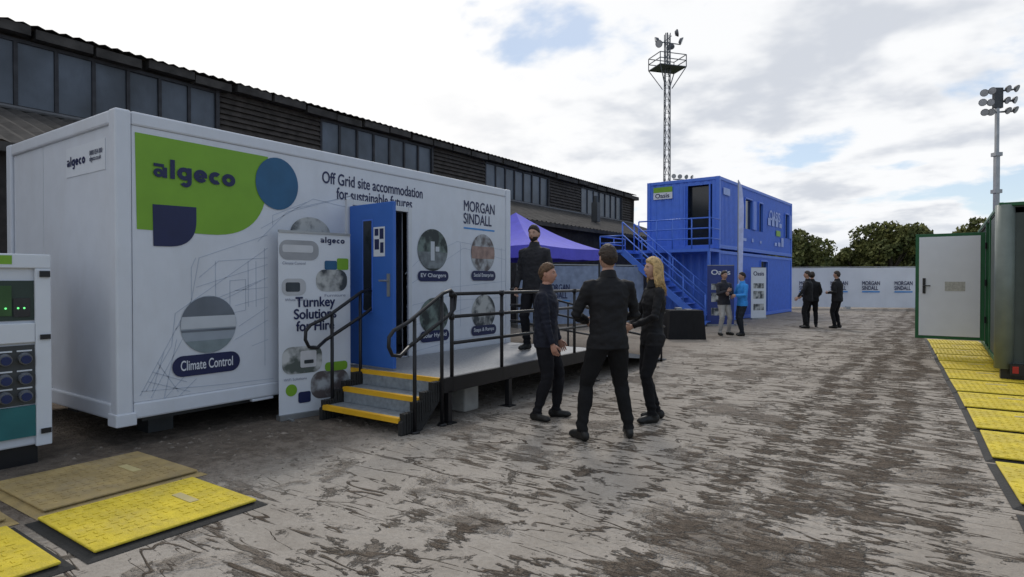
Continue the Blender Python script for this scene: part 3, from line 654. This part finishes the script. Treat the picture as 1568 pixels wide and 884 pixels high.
for y in (12.6,16.5): b.tube([(gx+.1,y,.2),(gx+.3,y,.2)],.2,20)
b.box(gx+.12,gx+.3,11.50,11.60,.12,.28); b.make('chassis_and_wheels',blackm,gc)
b=B(); b.box(gx+.15,gx+.22,11.485,11.499,.15,.25); b.make('tail_lamp',M('lamp_red',(.4,.02,.02),.3),gc)
y0=14.66; xh=gx-.03
b=B(); b.box(xh-1.10,xh,y0-.02,y0+.03,.36,2.42); b.make('door_green_frame',greenst,gc,bevel=.006)
b=B(); b.box(xh-1.04,xh-.07,y0-.03,y0-.0205,.42,2.36); b.make('door_white_panel',white2,gc)
b=B(); b.box(xh-.62,xh-.30,y0-.034,y0-.0305,1.30,1.48); b.make('door_label',M('lab_grey',(.40,.40,.37),.6,var=.2,scale=30),gc)
b=B(); b.box(xh-.98,xh-.93,y0-.045,y0-.0305,1.25,1.55); b.tube([(xh-.955,y0-.05,1.4),(xh-.955,y0-.1,1.4),(xh-.85,y0-.1,1.4)],.012,8)
for z in (.7,1.4,2.1): b.tube([(xh+.01,y0-.02,z),(xh+.01,y0-.02,z+.12)],.018,8)
b.make('door_handle_and_hinges',blackm,gc)
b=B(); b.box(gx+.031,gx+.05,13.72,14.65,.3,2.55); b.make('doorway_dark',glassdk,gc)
# ------------------------------------------------------------------ lighting tower (mobile) and lattice floodlight mast
def lamp(b,gl,c,dirv,s):
    c=V(c);d=V(dirv).normalized(); b.tube([c-d*s*.35,c,c+d*s*.12],[s*.35,s*.6,s*.62],12); gl.tube([c+d*s*.121,c+d*s*.14],s*.55,12)
lensm=M('lamp_lens',(.35,.37,.40),.2,spec=.8)
lt=root('mobile_lighting_tower',c2w(15.75,20.0),ANG)
b=B();g=B();k=B()
for z0,z1,w_ in ((0.6,3.2,.16),(3.2,5.6,.125),(5.6,7.3,.09)): b.box(-w_/2,w_/2,-w_/2,w_/2,z0,z1)
for z in (3.2,5.6,4.4): b.box(-.11,.11,-.11,.11,z-.06,z+.06)
b.beam((-.5,0,7.25),(.55,0,7.35),.06); b.beam((-.42,0,7.60),(.5,0,7.70),.05); b.beam((-.4,0,6.95),(.5,0,7.0),.05); b.beam((0,0,7.1),(0,0,7.75),.08)
b.tube([(.08,.05,.8),(.10,.08,3),(.09,.06,5),(.08,.03,7.1)],.018,6)
b.make('telescopic_mast',galv,lt)
rnd=random.Random(2)
for x in (-.5,-.27,.30,.53):
    for z in (6.98,7.30,7.64): lamp(k,g,(x+rnd.uniform(-.04,.04),-.08,z+.12*x+rnd.uniform(-.03,.03)),(x*1.2,-1,-.35+rnd.uniform(-.3,.2)),.19)
k.box(-.13,.15,-.06,.05,7.1,7.75)
k.make('floodlight_heads',greydk,lt,smooth=False); g.make('floodlight_lenses',lensm,lt)
b=B(); b.box(-.6,.6,-.9,.9,.35,1.3); b.box(-.03,.03,-1.8,-.9,.4,.46)
for sx in (-1,1): b.tube([(sx*.62,0,.3),(sx*.78,0,.3)],.3,18)
b.make('trailer_body',M('tower_white',(.5,.5,.5),.5),lt,bevel=.03)
def lattice(name,loc,h,w_,seg=1.1):
    r=root(name,loc,ANG+.3); b=B(); leg=[(w_*math.cos(t),w_*math.sin(t)) for t in (0.5,2.07,3.64,5.21)]
    for x,y in leg: b.beam((x,y,0),(x*.8,y*.8,h),.06)
    z=0
    while z<h-seg:
        q=1-.2*z/h
        for j in range(4):
            x0,y0=leg[j];x1,y1=leg[(j+1)%4]
            b.beam((x0*q,y0*q,z),(x1*q,y1*q,z+seg),.035); b.beam((x0*q,y0*q,z),(x1*q,y1*q,z),.03)
        z+=seg
    b.make('lattice_shaft',M('mast_steel',(.13,.14,.16),.6,.3,var=.2),r)
    return r
lm=lattice('floodlight_mast',c2w(13.85,55.0),23.5,.36); mst=MATS['mast_steel']
b=B();k=B();g=B(); zp=20.4
b.add([(-1.3,-1,zp),(1.3,-1,zp),(1.3,1,zp),(-1.3,1,zp)],[(0,1,2,3)])
for a,c_ in (((-1.3,-1),(1.3,-1)),((1.3,-1),(1.3,1)),((1.3,1),(-1.3,1)),((-1.3,1),(-1.3,-1))):
    for z in (zp,zp+.55,zp+1.05): b.beam((*a,z),(*c_,z),.06)
    b.beam((*a,zp),(*a,zp+1.05),.06); b.beam((*a,zp),(a[0]*.25,a[1]*.25,zp-1.8),.07)
b.beam((-1.2,0,zp+2.3),(1.3,0,zp+2.3),.07); b.beam((0,0,zp),(0,0,zp+3.2),.1); b.beam((-.9,0,zp+1.9),(.6,.3,zp+3.1),.06)
b.make('lamp_platform',mst,lm)
for p,dv in (((-1.0,-.3,zp+2.0),(-1,-.6,-.5)),((-.9,.3,zp+2.5),(-1,.4,-.4)),((1.0,0,zp+3.3),(1,-.5,.2)),((.6,.4,zp+2.2),(.6,1,-.5)),((1.1,-.5,zp+2.4),(1,-.6,-.5))): lamp(k,g,p,dv,.55)
k.make('floodlights',mst,lm); g.make('floodlight_lenses',lensm,lm)
for z in (9.2,9.7,8.2): 
    b=B(); b.box(-.75,-.3,-.2,.2,z,z+.25); b.make('junction_box',mst,lm)
lm2=lattice('floodlight_mast',c2w(13.9,50.0),9.7,.25,seg=.8)
b=B();k=B();g=B(); b.beam((-.9,0,9.7),(.9,0,9.7),.08)
for x in (-.85,-.3,.3,.85): lamp(k,g,(x,0,9.95),(x,-1,-.3),.3)
b.make('crossarm',mst,lm2); k.make('floodlights',mst,lm2); g.make('floodlight_lenses',lensm,lm2)
# ------------------------------------------------------------------ distant trees (one mass)
def foliage_mat():
    m=M('tree_foliage',(.065,.085,.022),.8,var=.55,scale=.9); 
    r=[x for x in m.node_tree.nodes if x.type=='VALTORGB'][0]; r.color_ramp.elements[0].color=(.045,.065,.02,1); r.color_ramp.elements[1].color=(.20,.20,.06,1); return m
tr=root('distant_tree_row'); lv=B(); tk=B()
random.seed(3)
def tree(xc,yc,h,wr):
    h*=.93; wr*=1.06
    base=c2w(xc,yc); tk.tube([base,base+V((.1,0,h*.35)),base+V((0,.1,h*.7))],[.28,.2,.07],7)
    cl=[]
    for _ in range(11):
        a=random.random()*6.28; rr_=random.uniform(.2,.85)*wr; c_=base+V((math.cos(a)*rr_,math.sin(a)*rr_,h*random.uniform(.3,.85))); cl.append((c_,random.uniform(.3,.5)*wr))
        tk.tube([base+V((0,0,h*.3)),c_],[.1,.03],5)
    cl.append((base+V((0,0,h*.9)),wr*.35))
    for c_,r_ in cl:
        for _ in range(int(360*(r_/1.2)**1.3)+60):
            d=V((random.gauss(0,1),random.gauss(0,1),random.gauss(0,1))).normalized()*r_*random.uniform(.55,1.12); d.z*=.8
            p=c_+d
            if p.z<.2: continue
            n_=V((random.gauss(0,1),random.gauss(0,1),random.gauss(0,1))).normalized(); t=n_.orthogonal().normalized(); u=n_.cross(t); s=random.uniform(.07,.18)
            lv.add([p-t*s-u*s*.6,p+t*s-u*s*.3,p+t*s*.4+u*s,p-t*s*.8+u*s*.5],[(0,1,2,3)])
for u_,h,w_,yc in ((1190,5.4,2.4,52),(1222,6.4,2.2,54),(1243,5.9,2.0,55),(1262,4.6,1.5,57),(1283,4.3,1.3,57),(1296,5.0,1.3,57),(1315,5.6,1.8,55),(1338,7.0,2.3,54),(1362,7.0,2.5,53),(1388,6.4,2.3,55),(1412,6.0,2.2,54),(1450,5.6,2.5,56),(1480,6.6,2.4,56),(1498,7.6,2.3,54),(1540,6.8,2.8,55),(1585,6.8,3,54),(1630,6.5,3,56),(1160,4.5,2.5,60)):
    tree((u_-784)/F*yc,yc,h,w_)
for i in range(46):
    u_=1150+i*11; tree((u_-784)/F*60,60,random.uniform(3.0,4.2),1.6) if i%2 else None
lv.make('foliage',foliage_mat(),tr); tk.make('trunks_and_limbs',M('bark',(.05,.04,.03),.9),tr)
# ------------------------------------------------------------------ people
def ik(a,b,l1,l2,pole):
    d=b-a; L_=min(d.length,(l1+l2)*.998); n=d.normalized(); b=a+n*L_; x=(l1*l1-l2*l2+L_*L_)/(2*L_); h=math.sqrt(max(0,l1*l1-x*x)); p=pole-n*pole.dot(n); p.normalize(); return a+n*x+p*h,b
def headpt(d):
    dx,dy,dz=d; x=.075*dx;y=.094*dy;z=.12*dz
    if dz<0:
        t=-dz; x*=1-.26*t*t
        if dy<0: y*=1-.22*t
        else: y*=1+.06*t
    elif dy<0: y*=1.07
    if dy>0:
        if dz>.35: y*=.97
        y+=.017*math.exp(-(x/.012)**2)*math.exp(-((z+.018)/.020)**2)+.008*math.exp(-(x/.010)**2)*math.exp(-((z-.005)/.02)**2)
        for sx in (-.031,.031): y-=.009*math.exp(-((x-sx)/.015)**2-((z-.010)/.012)**2)
        y+=.004*math.exp(-((z-.032)/.010)**2)*math.exp(-(x/.05)**4)
        y+=.004*math.exp(-(x/.022)**2-((z+.058)/.009)**2)
        y+=.008*math.exp(-(x/.02)**2-((z+.100)/.018)**2)
    return V((x,y,z))
def sm(a,b,x): 
    t=min(1,max(0,(x-a)/(b-a))); return t*t*(3-2*t)
def shell(fn,nu=56,nv=40):
    b=B();vs=[]
    for i in range(nv+1):
        th=math.pi*i/nv
        for j in range(nu):
            a=2*math.pi*j/nu; vs.append(fn((math.sin(th)*math.cos(a),math.sin(th)*math.sin(a),math.cos(th))))
    b.add(vs,[(i*nu+j,(i+1)*nu+j,(i+1)*nu+(j+1)%nu,i*nu+(j+1)%nu) for i in range(nv) for j in range(nu)]); return b
eyew=M('eye_white',(.42,.40,.38),.3,var=.02); eyed=M('eye_iris',(.03,.02,.015),.3)
def hand(b,wrist,d,pn,thumb_side,curl=.35,s=1.0):
    d=V(d).normalized(); pn=V(pn); pn=(pn-d*pn.dot(d)).normalized(); side=d.cross(pn).normalized()*thumb_side
    rings=[(-.01,.026,.019),(.03,.036,.016),(.07,.041,.014),(.088,.039,.011)]
    n=14;vs=[];o=wrist
    for t,ra,rb in rings:
        for j in range(n): a=2*math.pi*j/n; vs.append(o+d*t*s+side*math.cos(a)*ra*s+pn*math.sin(a)*rb*s)
    b.add(vs,[(i*n+j,i*n+(j+1)%n,(i+1)*n+(j+1)%n,(i+1)*n+j) for i in range(3) for j in range(n)]+[tuple(range(n-1,-1,-1)),tuple(3*n+j for j in range(n))])
    for k,(off,ln_) in enumerate(((.029,.072),(.010,.082),(-.010,.076),(-.028,.060))):
        p=o+d*.075*s+side*off*s; pts=[p]; ang=0
        for q in (.45,.3,.25): 
            ang+=curl*(1+.15*k); dd=d*math.cos(ang)+pn*math.sin(ang)
            pts.append(pts[-1]+dd*ln_*q*s+side*off*.08*s)
        b.tube(pts,[.0095*s,.009*s,.0083*s,.0065*s],8)
    p=o+d*.02*s+side*.028*s; dd=(d*.7+side*.6+pn*.25).normalized(); p1=p+dd*.04*s; dd2=(d*.9+side*.2+pn*.35).normalized(); b.tube([p,p1,p1+dd2*.03*s,p1+dd2*.03*s+(d*.9+pn*.5).normalized()*.024*s],[.013*s,.011*s,.010*s,.007*s],8)
def person(name,pos,heading,H,jacket,trouser,haircol,skin=(.42,.25,.18),feet=((-.12,0,.2),(.12,0,-.2)),wr=None,lean=(0,0),head=(0,0,0),fem=False,beard=False,near=True,hair='short',hem=.84,shoe=(.012,.012,.012),poles=None,drop=.012,bulk=1.0,lift=0):
    s=H/1.8; r=root(name,(pos[0],pos[1],lift),heading); r.scale=(s,s,s)
    b=B(); hipz=.925-drop; sw=.158 if fem else .187
    top=V((lean[0],lean[1],0))
    def tl(z): t=max(0,(z-.95)/.55); return V((top.x*t,top.y*t,z))
    k=bulk
    if fem: R_=[(hem,.168,.125),(.93,.165,.122),(1.03,.145,.105),(1.12,.138,.10),(1.22,.148,.115),(1.30,.16,.128),(1.38,.165,.115),(1.45,.125,.085),(1.49,.068,.060),(1.54,.050,.053)]
    else: R_=[(hem,.172,.122),(.93,.17,.125),(1.03,.166,.12),(1.14,.168,.12),(1.26,.182,.125),(1.36,.192,.122),(1.43,.18,.108),(1.475,.125,.085),(1.51,.076,.068),(1.56,.060,.062)]
    b.loft([(tl(z),a*k,c_*k) for z,a,c_ in R_],28)
    b.tube([tl(1.48),tl(1.6)+V((head[2],.012,0))],.049 if fem else .056,12)
    arms=[]
    for i,sx in enumerate((-1,1)):
        hip=V((sx*.088,0,hipz)); fx,fy,fa=feet[i]; an=V((fx,fy,.095)); kn,an=ik(hip,an,.43,.415,V((sx*.12,1,0)))
        w_=1.06 if not fem else .98
        b.tube([hip+V((0,0,.06)),hip.lerp(kn,.12),hip.lerp(kn,.5),kn+V((0,-.005,0)),kn.lerp(an,.3)+V((0,-.008,0)),kn.lerp(an,.7),an+V((0,0,-.02))],[.095*w_,.098*w_,.085*w_,.066*w_,.065*w_,.053*w_,.050*w_],16)
        b.ell(hip,(.10,.11,.10))
        fm=Matrix.Rotation(fa,3,'Z'); c_=V((an.x,an.y,0))
        b.ell(c_+fm@V((0,.05,.045)),(.045,.138,.045),fm,18,10); b.ell(c_+fm@V((0,-.035,.05)),(.041,.055,.055),fm,14,8); b.ell(c_+fm@V((0,.13,.035)),(.047,.062,.034),fm,14,8)
        sh=tl(1.43)+V((sx*sw,0,-.005)); wt=V(wr[i]) if wr else V((sx*.26,.03,.86)); pole=V(poles[i]) if poles else V((sx*.5,-1,-.2))
        el,wt=ik(sh,wt,.29,.262,pole); a_=.92 if fem else 1.04
        b.tube([sh+V((-sx*.06,0,.02)),sh,sh.lerp(el,.35),el,el.lerp(wt,.35),wt],[.05*a_,.066*a_,.058*a_,.048*a_,.047*a_,.037*a_],14); b.ell(sh+V((0,0,-.008)),(.060*a_,.060*a_,.060*a_)); b.ell(sh+V((-sx*.07,0,.012)),(.075,.062,.048)); b.ell(el,(.05*a_,)*3)
        arms.append((sh,el,wt))
    me=bpy.data.meshes.new('t'); me.from_pydata(b.v,[],b.f); me.update(); o=bpy.data.objects.new('t',me); sc.collection.objects.link(o)
    md=o.modifiers.new('r','REMESH'); md.mode='VOXEL'; md.voxel_size=.011 if near else .018; md.use_smooth_shade=True
    m2=o.modifiers.new('s','SMOOTH'); m2.iterations=6 if near else 2; m2.factor=.5
    dg=bpy.context.evaluated_depsgraph_get(); me2=bpy.data.meshes.new_from_object(o.evaluated_get(dg)); bpy.data.objects.remove(o)
    me2.name='body'
    seed=V((pos[0]*3,pos[1]*3,0))
    nrm=[v.normal.copy() for v in me2.vertices]
    def segt(p,a,b_): 
        t=max(0,min(1,(p-a).dot(b_-a)/(b_-a).length_squared)); return (p-a.lerp(b_,t)).length
    for v,nn in zip(me2.vertices,nrm):
        p=v.co
        if .1<p.z<1.47:
            q=V((p.x*10,p.y*10,p.z*(13 if p.z>.84 else 7)))+seed
            f_=noise.noise(q)*.011+noise.noise(q*2.3)*.006
            f_+= .007*math.sin(p.z*75+noise.noise(p*6+seed)*5)*(math.exp(-((p.z-.15)/.07)**2)+.6*math.exp(-((p.z-.5)/.06)**2))
            for a in arms:
                de=(p-a[1]).length
                if de<.12: f_+=.006*math.sin((p-a[0]).length*110)*math.exp(-(de/.07)**2)
            v.co+=nn*f_
        v.co.z=max(v.co.z,.003)
    tag=name+str(round(pos[0],1))
    jm=M('jacket_'+tag,jacket,.75,var=.2,bump=.3,bscale=22,spec=.3); tm=M('trouser_'+tag,trouser,.85,var=.15,bump=.2,bscale=25,spec=.2)
    km=M('skin_%.2f'%skin[0],skin,.5,var=.08,scale=20); sm_=M('shoe_%.2f'%shoe[0],shoe,.5)
    for m_ in (jm,tm,km,sm_): me2.materials.append(m_)
    for p in me2.polygons:
        c_=p.center; p.use_smooth=True
        ad=min(min(segt(c_,a[0],a[1]),segt(c_,a[1],a[2])) for a in arms)
        if c_.z<.088: mi=3
        elif c_.z>1.565: mi=2
        elif c_.z>hem+.012 or ad<.062: mi=0
        else: mi=1
        p.material_index=mi
    bo=bpy.data.objects.new('body',me2); sc.collection.objects.link(bo); bo.parent=r
    cpt=tl(1.525); cb_=B(); n=24; vs=[]
    for z,q in ((-.035,.086),(.036,.070),(.040,.064),(-.01,.058)):
        for j in range(n): a=2*math.pi*j/n; vs.append(cpt+V((q*math.cos(a),q*math.sin(a)*.98+.004,z-.014*math.sin(a))))
    cb_.add(vs,[(i*n+j,i*n+(j+1)%n,(i+1)*n+(j+1)%n,(i+1)*n+j) for i in range(3) for j in range(n)]); cb_.make('collar',jm,r,smooth=True)
    for i,(sh,el,wt) in enumerate(arms):
        d=(wt-el).normalized(); hb=B(); sx=(-1,1)[i]
        pn=V((-sx*1.0,.15,0)); 
        if abs(d.x)>.7: pn=V((0,-1,-.2))
        sd=d.cross((pn-d*pn.dot(d)).normalized()); ts=1 if sd.y>0 or (abs(sd.y)<.2 and sd.z>0) else -1
        hand(hb,wt+d*.005,d,pn,ts,.3,.98 if not fem else .88); hb.make('hand_%d'%i,km,r,smooth=True)
    hm=Matrix.Translation(tl(1.6)+V((head[2],.018,.082)))@Matrix.Rotation(head[0],4,'Z')@Matrix.Rotation(head[1],4,'X')
    hs=.96 if fem else 1.0
    hb=shell(lambda d: hm@(headpt(d)*hs))
    for sx in (-1,1): hb.ell(hm@V((sx*.075*hs,-.008,-.005)),(.009,.018,.029),hm.to_3x3(),12,8)
    hb.make('head',km,r,smooth=True)
    eb=B();ei=B();br=B();lp=B(); h3=hm.to_3x3()
    for sx in (-1,1):
        eb.ell(hm@V((sx*.031*hs,.0705*hs,.010)),(.0115,.0115,.0058),h3,12,8); ei.ell(hm@V((sx*.031*hs,.0785*hs,.010)),(.0052,.0042,.0052),h3,8,6)
        br.ell(hm@V((sx*.031*hs,.0855*hs,.030)),(.018,.006,.0035),h3,10,6)
    lp.ell(hm@V((0,.0925*hs,-.0545)),(.019,.006,.003),h3,12,6); lp.ell(hm@V((0,.0920*hs,-.061)),(.016,.006,.0035),h3,12,6)
    eb.make('eyes',eyew,r,True); ei.make('irises',eyed,r,True)
    hmat=M('hair_%.3f'%haircol[0],haircol,.6,var=.45,scale=30,bump=.6,bscale=60); br.make('eyebrows',hmat,r,True); lp.make('lips',M('lips_skin',(.28,.12,.10),.5),r,True)
    def hairf(d):
        p=headpt(d)*hs; n_=V(d).normalized(); zt=(.05+.60*d[1]) if d[1]>0 else .05+.82*d[1]
        if d[1]>.55: zt=min(zt,.60)
        if abs(d[0])>.8 and d[1]>-.25: zt=max(zt,.12)
        m_=sm(zt-.04,zt+.16,d[2]); off=-.006+m_*((.024 if fem else .019)+.006*noise.noise(V(d)*9+seed)+.006*d[2]); 
        return hm@(p+n_*off)
    shell(hairf).make('hair',hmat,r,True)
    if beard:
        def bf(d):
            p=headpt(d)*hs; n_=V(d).normalized(); m_=sm(-.18,-.5,d[2])*sm(-.1,.2,d[1]); x_,z_=p.x,p.z
            if d[1]>0: m_*=1-math.exp(-(x_/.026)**2-((z_+.057)/.010)**2); m_*= 1-math.exp(-(x_/.05)**4-((z_+.012)/.024)**4)
            return hm@(p+n_*(-.004+.009*m_))
        shell(bf).make('beard',hmat,r,True)
    if hair=='long':
        lb=B(); rnd=random.Random(4)
        for i in range(190):
            a=math.radians(rnd.uniform(165,375)); q=V((math.cos(a),math.sin(a),0))
            p0=V((q.x*.050,q.y*.07,.098)); p1=V((q.x*.090,q.y*.108,.03)); p2=V((q.x*.094,q.y*.112,-.06)); 
            L_=rnd.uniform(.19,.30); p3=V((q.x*.10+rnd.uniform(-.02,.02),q.y*.105-.012,-.14)); p4=V((q.x*.11+rnd.uniform(-.03,.03),q.y*.115-.035,-L_)); 
            lb.tube([hm@(p*1.0) for p in (p0,p1,p2,p3,p4)],[.008,.009,.009,.008,.002],6)
        lb.make('long_hair_locks',hmat,r,True)
    return r
DEG=math.radians
blk=(.010,.010,.012); nvy=(.012,.014,.026)
AW=ANG
person('man_in_black_jacket',c2w(.91,5.80),AW+.20,1.83,blk,(.010,.010,.011),(.035,.022,.015),feet=((-.25,.0,.35),(.215,.02,-.25)),
       wr=((-.13,.25,1.08),(.13,.25,1.08)),poles=((-1,-.55,-.5),(1,-.55,-.5)),drop=.03,head=(.05,-.03,0),bulk=1.06)
person('man_in_navy_jacket',c2w(.37,6.65),AW-DEG(108),1.68,nvy,(.011,.011,.014),(.11,.06,.03),skin=(.46,.24,.17),feet=((-.13,.08,.2),(.13,-.08,-.3)),
       wr=((-.24,.10,.90),(.22,.14,.86)),head=(-.05,0,0),bulk=1.1)
person('woman_with_blonde_hair',c2w(1.50,6.55),AW+DEG(100),1.74,blk,(.010,.010,.012),(.50,.34,.15),skin=(.50,.30,.22),fem=True,hair='long',feet=((-.10,.04,.15),(.10,-.10,-.15)),
       wr=((-.08,.26,1.06),(.10,.25,1.02)),poles=((-1,-.4,-.6),(1,-.4,-.6)),head=(.0,.03,0),lean=(0,-.02))
person('man_on_platform',c2w(.33,9.0),AW+DEG(150),1.82,(.022,.022,.026),(.012,.012,.015),(.02,.013,.010),skin=(.44,.27,.20),beard=True,wr=((-.24,.12,.92),(.24,.10,.90)),head=(.10,-.05,0),bulk=1.1,lift=.482)
person('man_with_light_trousers',c2w(5.83,16.9),AW+DEG(200),1.76,(.03,.03,.04),(.38,.37,.36),(.03,.02,.015),near=False,feet=((-.17,0,.3),(.17,.05,-.3)),wr=((.02,.24,1.18),(.06,.22,1.25)),poles=((-1,-.3,-.8),(1,-.3,-.8)))
person('person_in_blue_jacket',c2w(6.27,16.7),AW+DEG(100),1.72,(.04,.27,.72),(.02,.025,.035),(.02,.014,.01),near=False,feet=((-.1,.05,.1),(.1,-.05,-.1)),wr=((-.1,.26,1.15),(.12,.25,1.1)),poles=((-1,-.4,-.8),(1,-.4,-.8)))
person('man_in_dark_clothes',c2w(9.35,19.4),AW+DEG(60),1.80,blk,(.012,.012,.014),(.03,.02,.015),near=False,feet=((-.15,.0,.2),(.14,.08,-.2)),wr=((-.42,.25,.98),(.2,.2,1.0)),bulk=1.2)
person('man_in_dark_clothes',c2w(9.68,19.8),AW+DEG(-20),1.78,(.012,.013,.018),(.012,.012,.014),(.03,.02,.015),near=False,wr=((-.2,.2,1.05),(.2,.2,1.0)),bulk=1.2)
person('man_in_dark_clothes',c2w(10.28,19.4),AW+DEG(40),1.80,blk,(.010,.010,.012),(.03,.02,.015),near=False,feet=((-.16,.0,.2),(.16,.0,-.2)),wr=((-.14,.22,1.12),(.14,.22,1.12)),bulk=1.25)
# ------------------------------------------------------------------ world, sun, camera
SUN_EL=math.radians(42); sd=V((-.45,.9,0)).normalized(); sundir=V((sd.x*math.cos(SUN_EL),sd.y*math.cos(SUN_EL),math.sin(SUN_EL)))
wd_=bpy.data.worlds.new('World'); sc.world=wd_; wd_.use_nodes=True; nt=wd_.node_tree; n=nt.nodes; l=nt.links
bg=n['Background']; bg.inputs['Strength'].default_value=.10
sky=n.new('ShaderNodeTexSky'); sky.sky_type='NISHITA'; sky.sun_disc=False; sky.sun_elevation=SUN_EL; sky.sun_rotation=math.atan2(sundir.x,sundir.y)%(2*math.pi); sky.air_density=1.0; sky.dust_density=.4
tc=n.new('ShaderNodeTexCoord'); sp=n.new('ShaderNodeSeparateXYZ'); l.new(tc.outputs['Generated'],sp.inputs[0])
def ma(op,a,b_=None):
    t=n.new('ShaderNodeMath'); t.operation=op
    for i,x in enumerate((a,b_)):
        if x is None: continue
        if isinstance(x,(int,float)): t.inputs[i].default_value=x
        else: l.new(x,t.inputs[i])
    return t.outputs[0]
zz=ma('ADD',ma('MAXIMUM',sp.outputs[2],0),.20)
cm=n.new('ShaderNodeCombineXYZ'); l.new(ma('DIVIDE',sp.outputs[0],zz),cm.inputs[0]); l.new(ma('DIVIDE',sp.outputs[1],zz),cm.inputs[1])
def nz(scale,loc,detail=6,rough=.55,dist=.1):
    mp=n.new('ShaderNodeMapping'); mp.inputs['Location'].default_value=loc; l.new(cm.outputs[0],mp.inputs['Vector'])
    t=n.new('ShaderNodeTexNoise'); t.inputs['Scale'].default_value=scale; t.inputs['Detail'].default_value=detail; t.inputs['Roughness'].default_value=rough; t.inputs['Distortion'].default_value=dist
    l.new(mp.outputs[0],t.inputs['Vector']); return t.outputs['Fac']
def mr(x,a,b_,c_=0,d=1):
    t=n.new('ShaderNodeMapRange'); t.interpolation_type='SMOOTHSTEP'; l.new(x,t.inputs['Value'])
    for k,v in zip(('From Min','From Max','To Min','To Max'),(a,b_,c_,d)): t.inputs[k].default_value=v
    return t.outputs[0]
def mixc(f,a,b_):
    t=n.new('ShaderNodeMix'); t.data_type='RGBA'
    if isinstance(f,float): t.inputs[0].default_value=f
    else: l.new(f,t.inputs[0])
    for i,x in ((6,a),(7,b_)):
        if isinstance(x,tuple): t.inputs[i].default_value=(*x,1)
        else: l.new(x,t.inputs[i])
    return t.outputs[2]
dens=nz(1.7,(2.3,.7,0),6,.52,.1)
side=ma('MULTIPLY',ma('ADD',sp.outputs[0],ma('MULTIPLY',sp.outputs[1],-.1)),-.20)
dens2=ma('ADD',ma('ADD',dens,side),.045)
mask=mr(dens2,.455,.54)
# thick parts of the cloud are grey underneath, edges are bright
thick=ma('ADD',ma('MULTIPLY',dens,.55),ma('MULTIPLY',nz(3.2,(5,3,0),4,.55),.45))
shade=mr(thick,.47,.62)
cloud=mixc(shade,(9.75,9.85,10.0),(6.6,6.95,7.6))
vm=n.new('ShaderNodeVectorMath'); vm.operation='DOT_PRODUCT'; l.new(tc.outputs['Generated'],vm.inputs[0]); vm.inputs[1].default_value=c2w(-.62,.72,.0).normalized()*.93+V((0,0,.36))
glow=mr(vm.outputs['Value'],.62,.95)
cloud=mixc(glow,cloud,(10.5,10.4,10.3))
skyc=mixc(.45,sky.outputs[0],(6.8,7.9,9.4))
out=mixc(mask,skyc,cloud)
haze=mr(sp.outputs[2],.0,.10,.8,0)
out=mixc(haze,out,(8.2,8.7,9.3))
l.new(out,bg.inputs[0])
su=bpy.data.lights.new('sun','SUN'); su.energy=1.1; su.angle=math.radians(10); su.color=(1,.95,.88); so=bpy.data.objects.new('sun',su); sc.collection.objects.link(so)
so.rotation_euler=sundir.to_track_quat('Z','Y').to_euler()
cam=bpy.data.cameras.new('camera'); co=bpy.data.objects.new('camera',cam); sc.collection.objects.link(co); co.location=(0,0,EYE); co.rotation_euler=(math.radians(90-.73),0,ANG)
cam.sensor_width=36; cam.lens=36*F/1568; cam.clip_end=3000; cam.clip_start=.05; sc.camera=co
sc.view_settings.view_transform='Standard'; sc.view_settings.look='None'; sc.view_settings.exposure=0
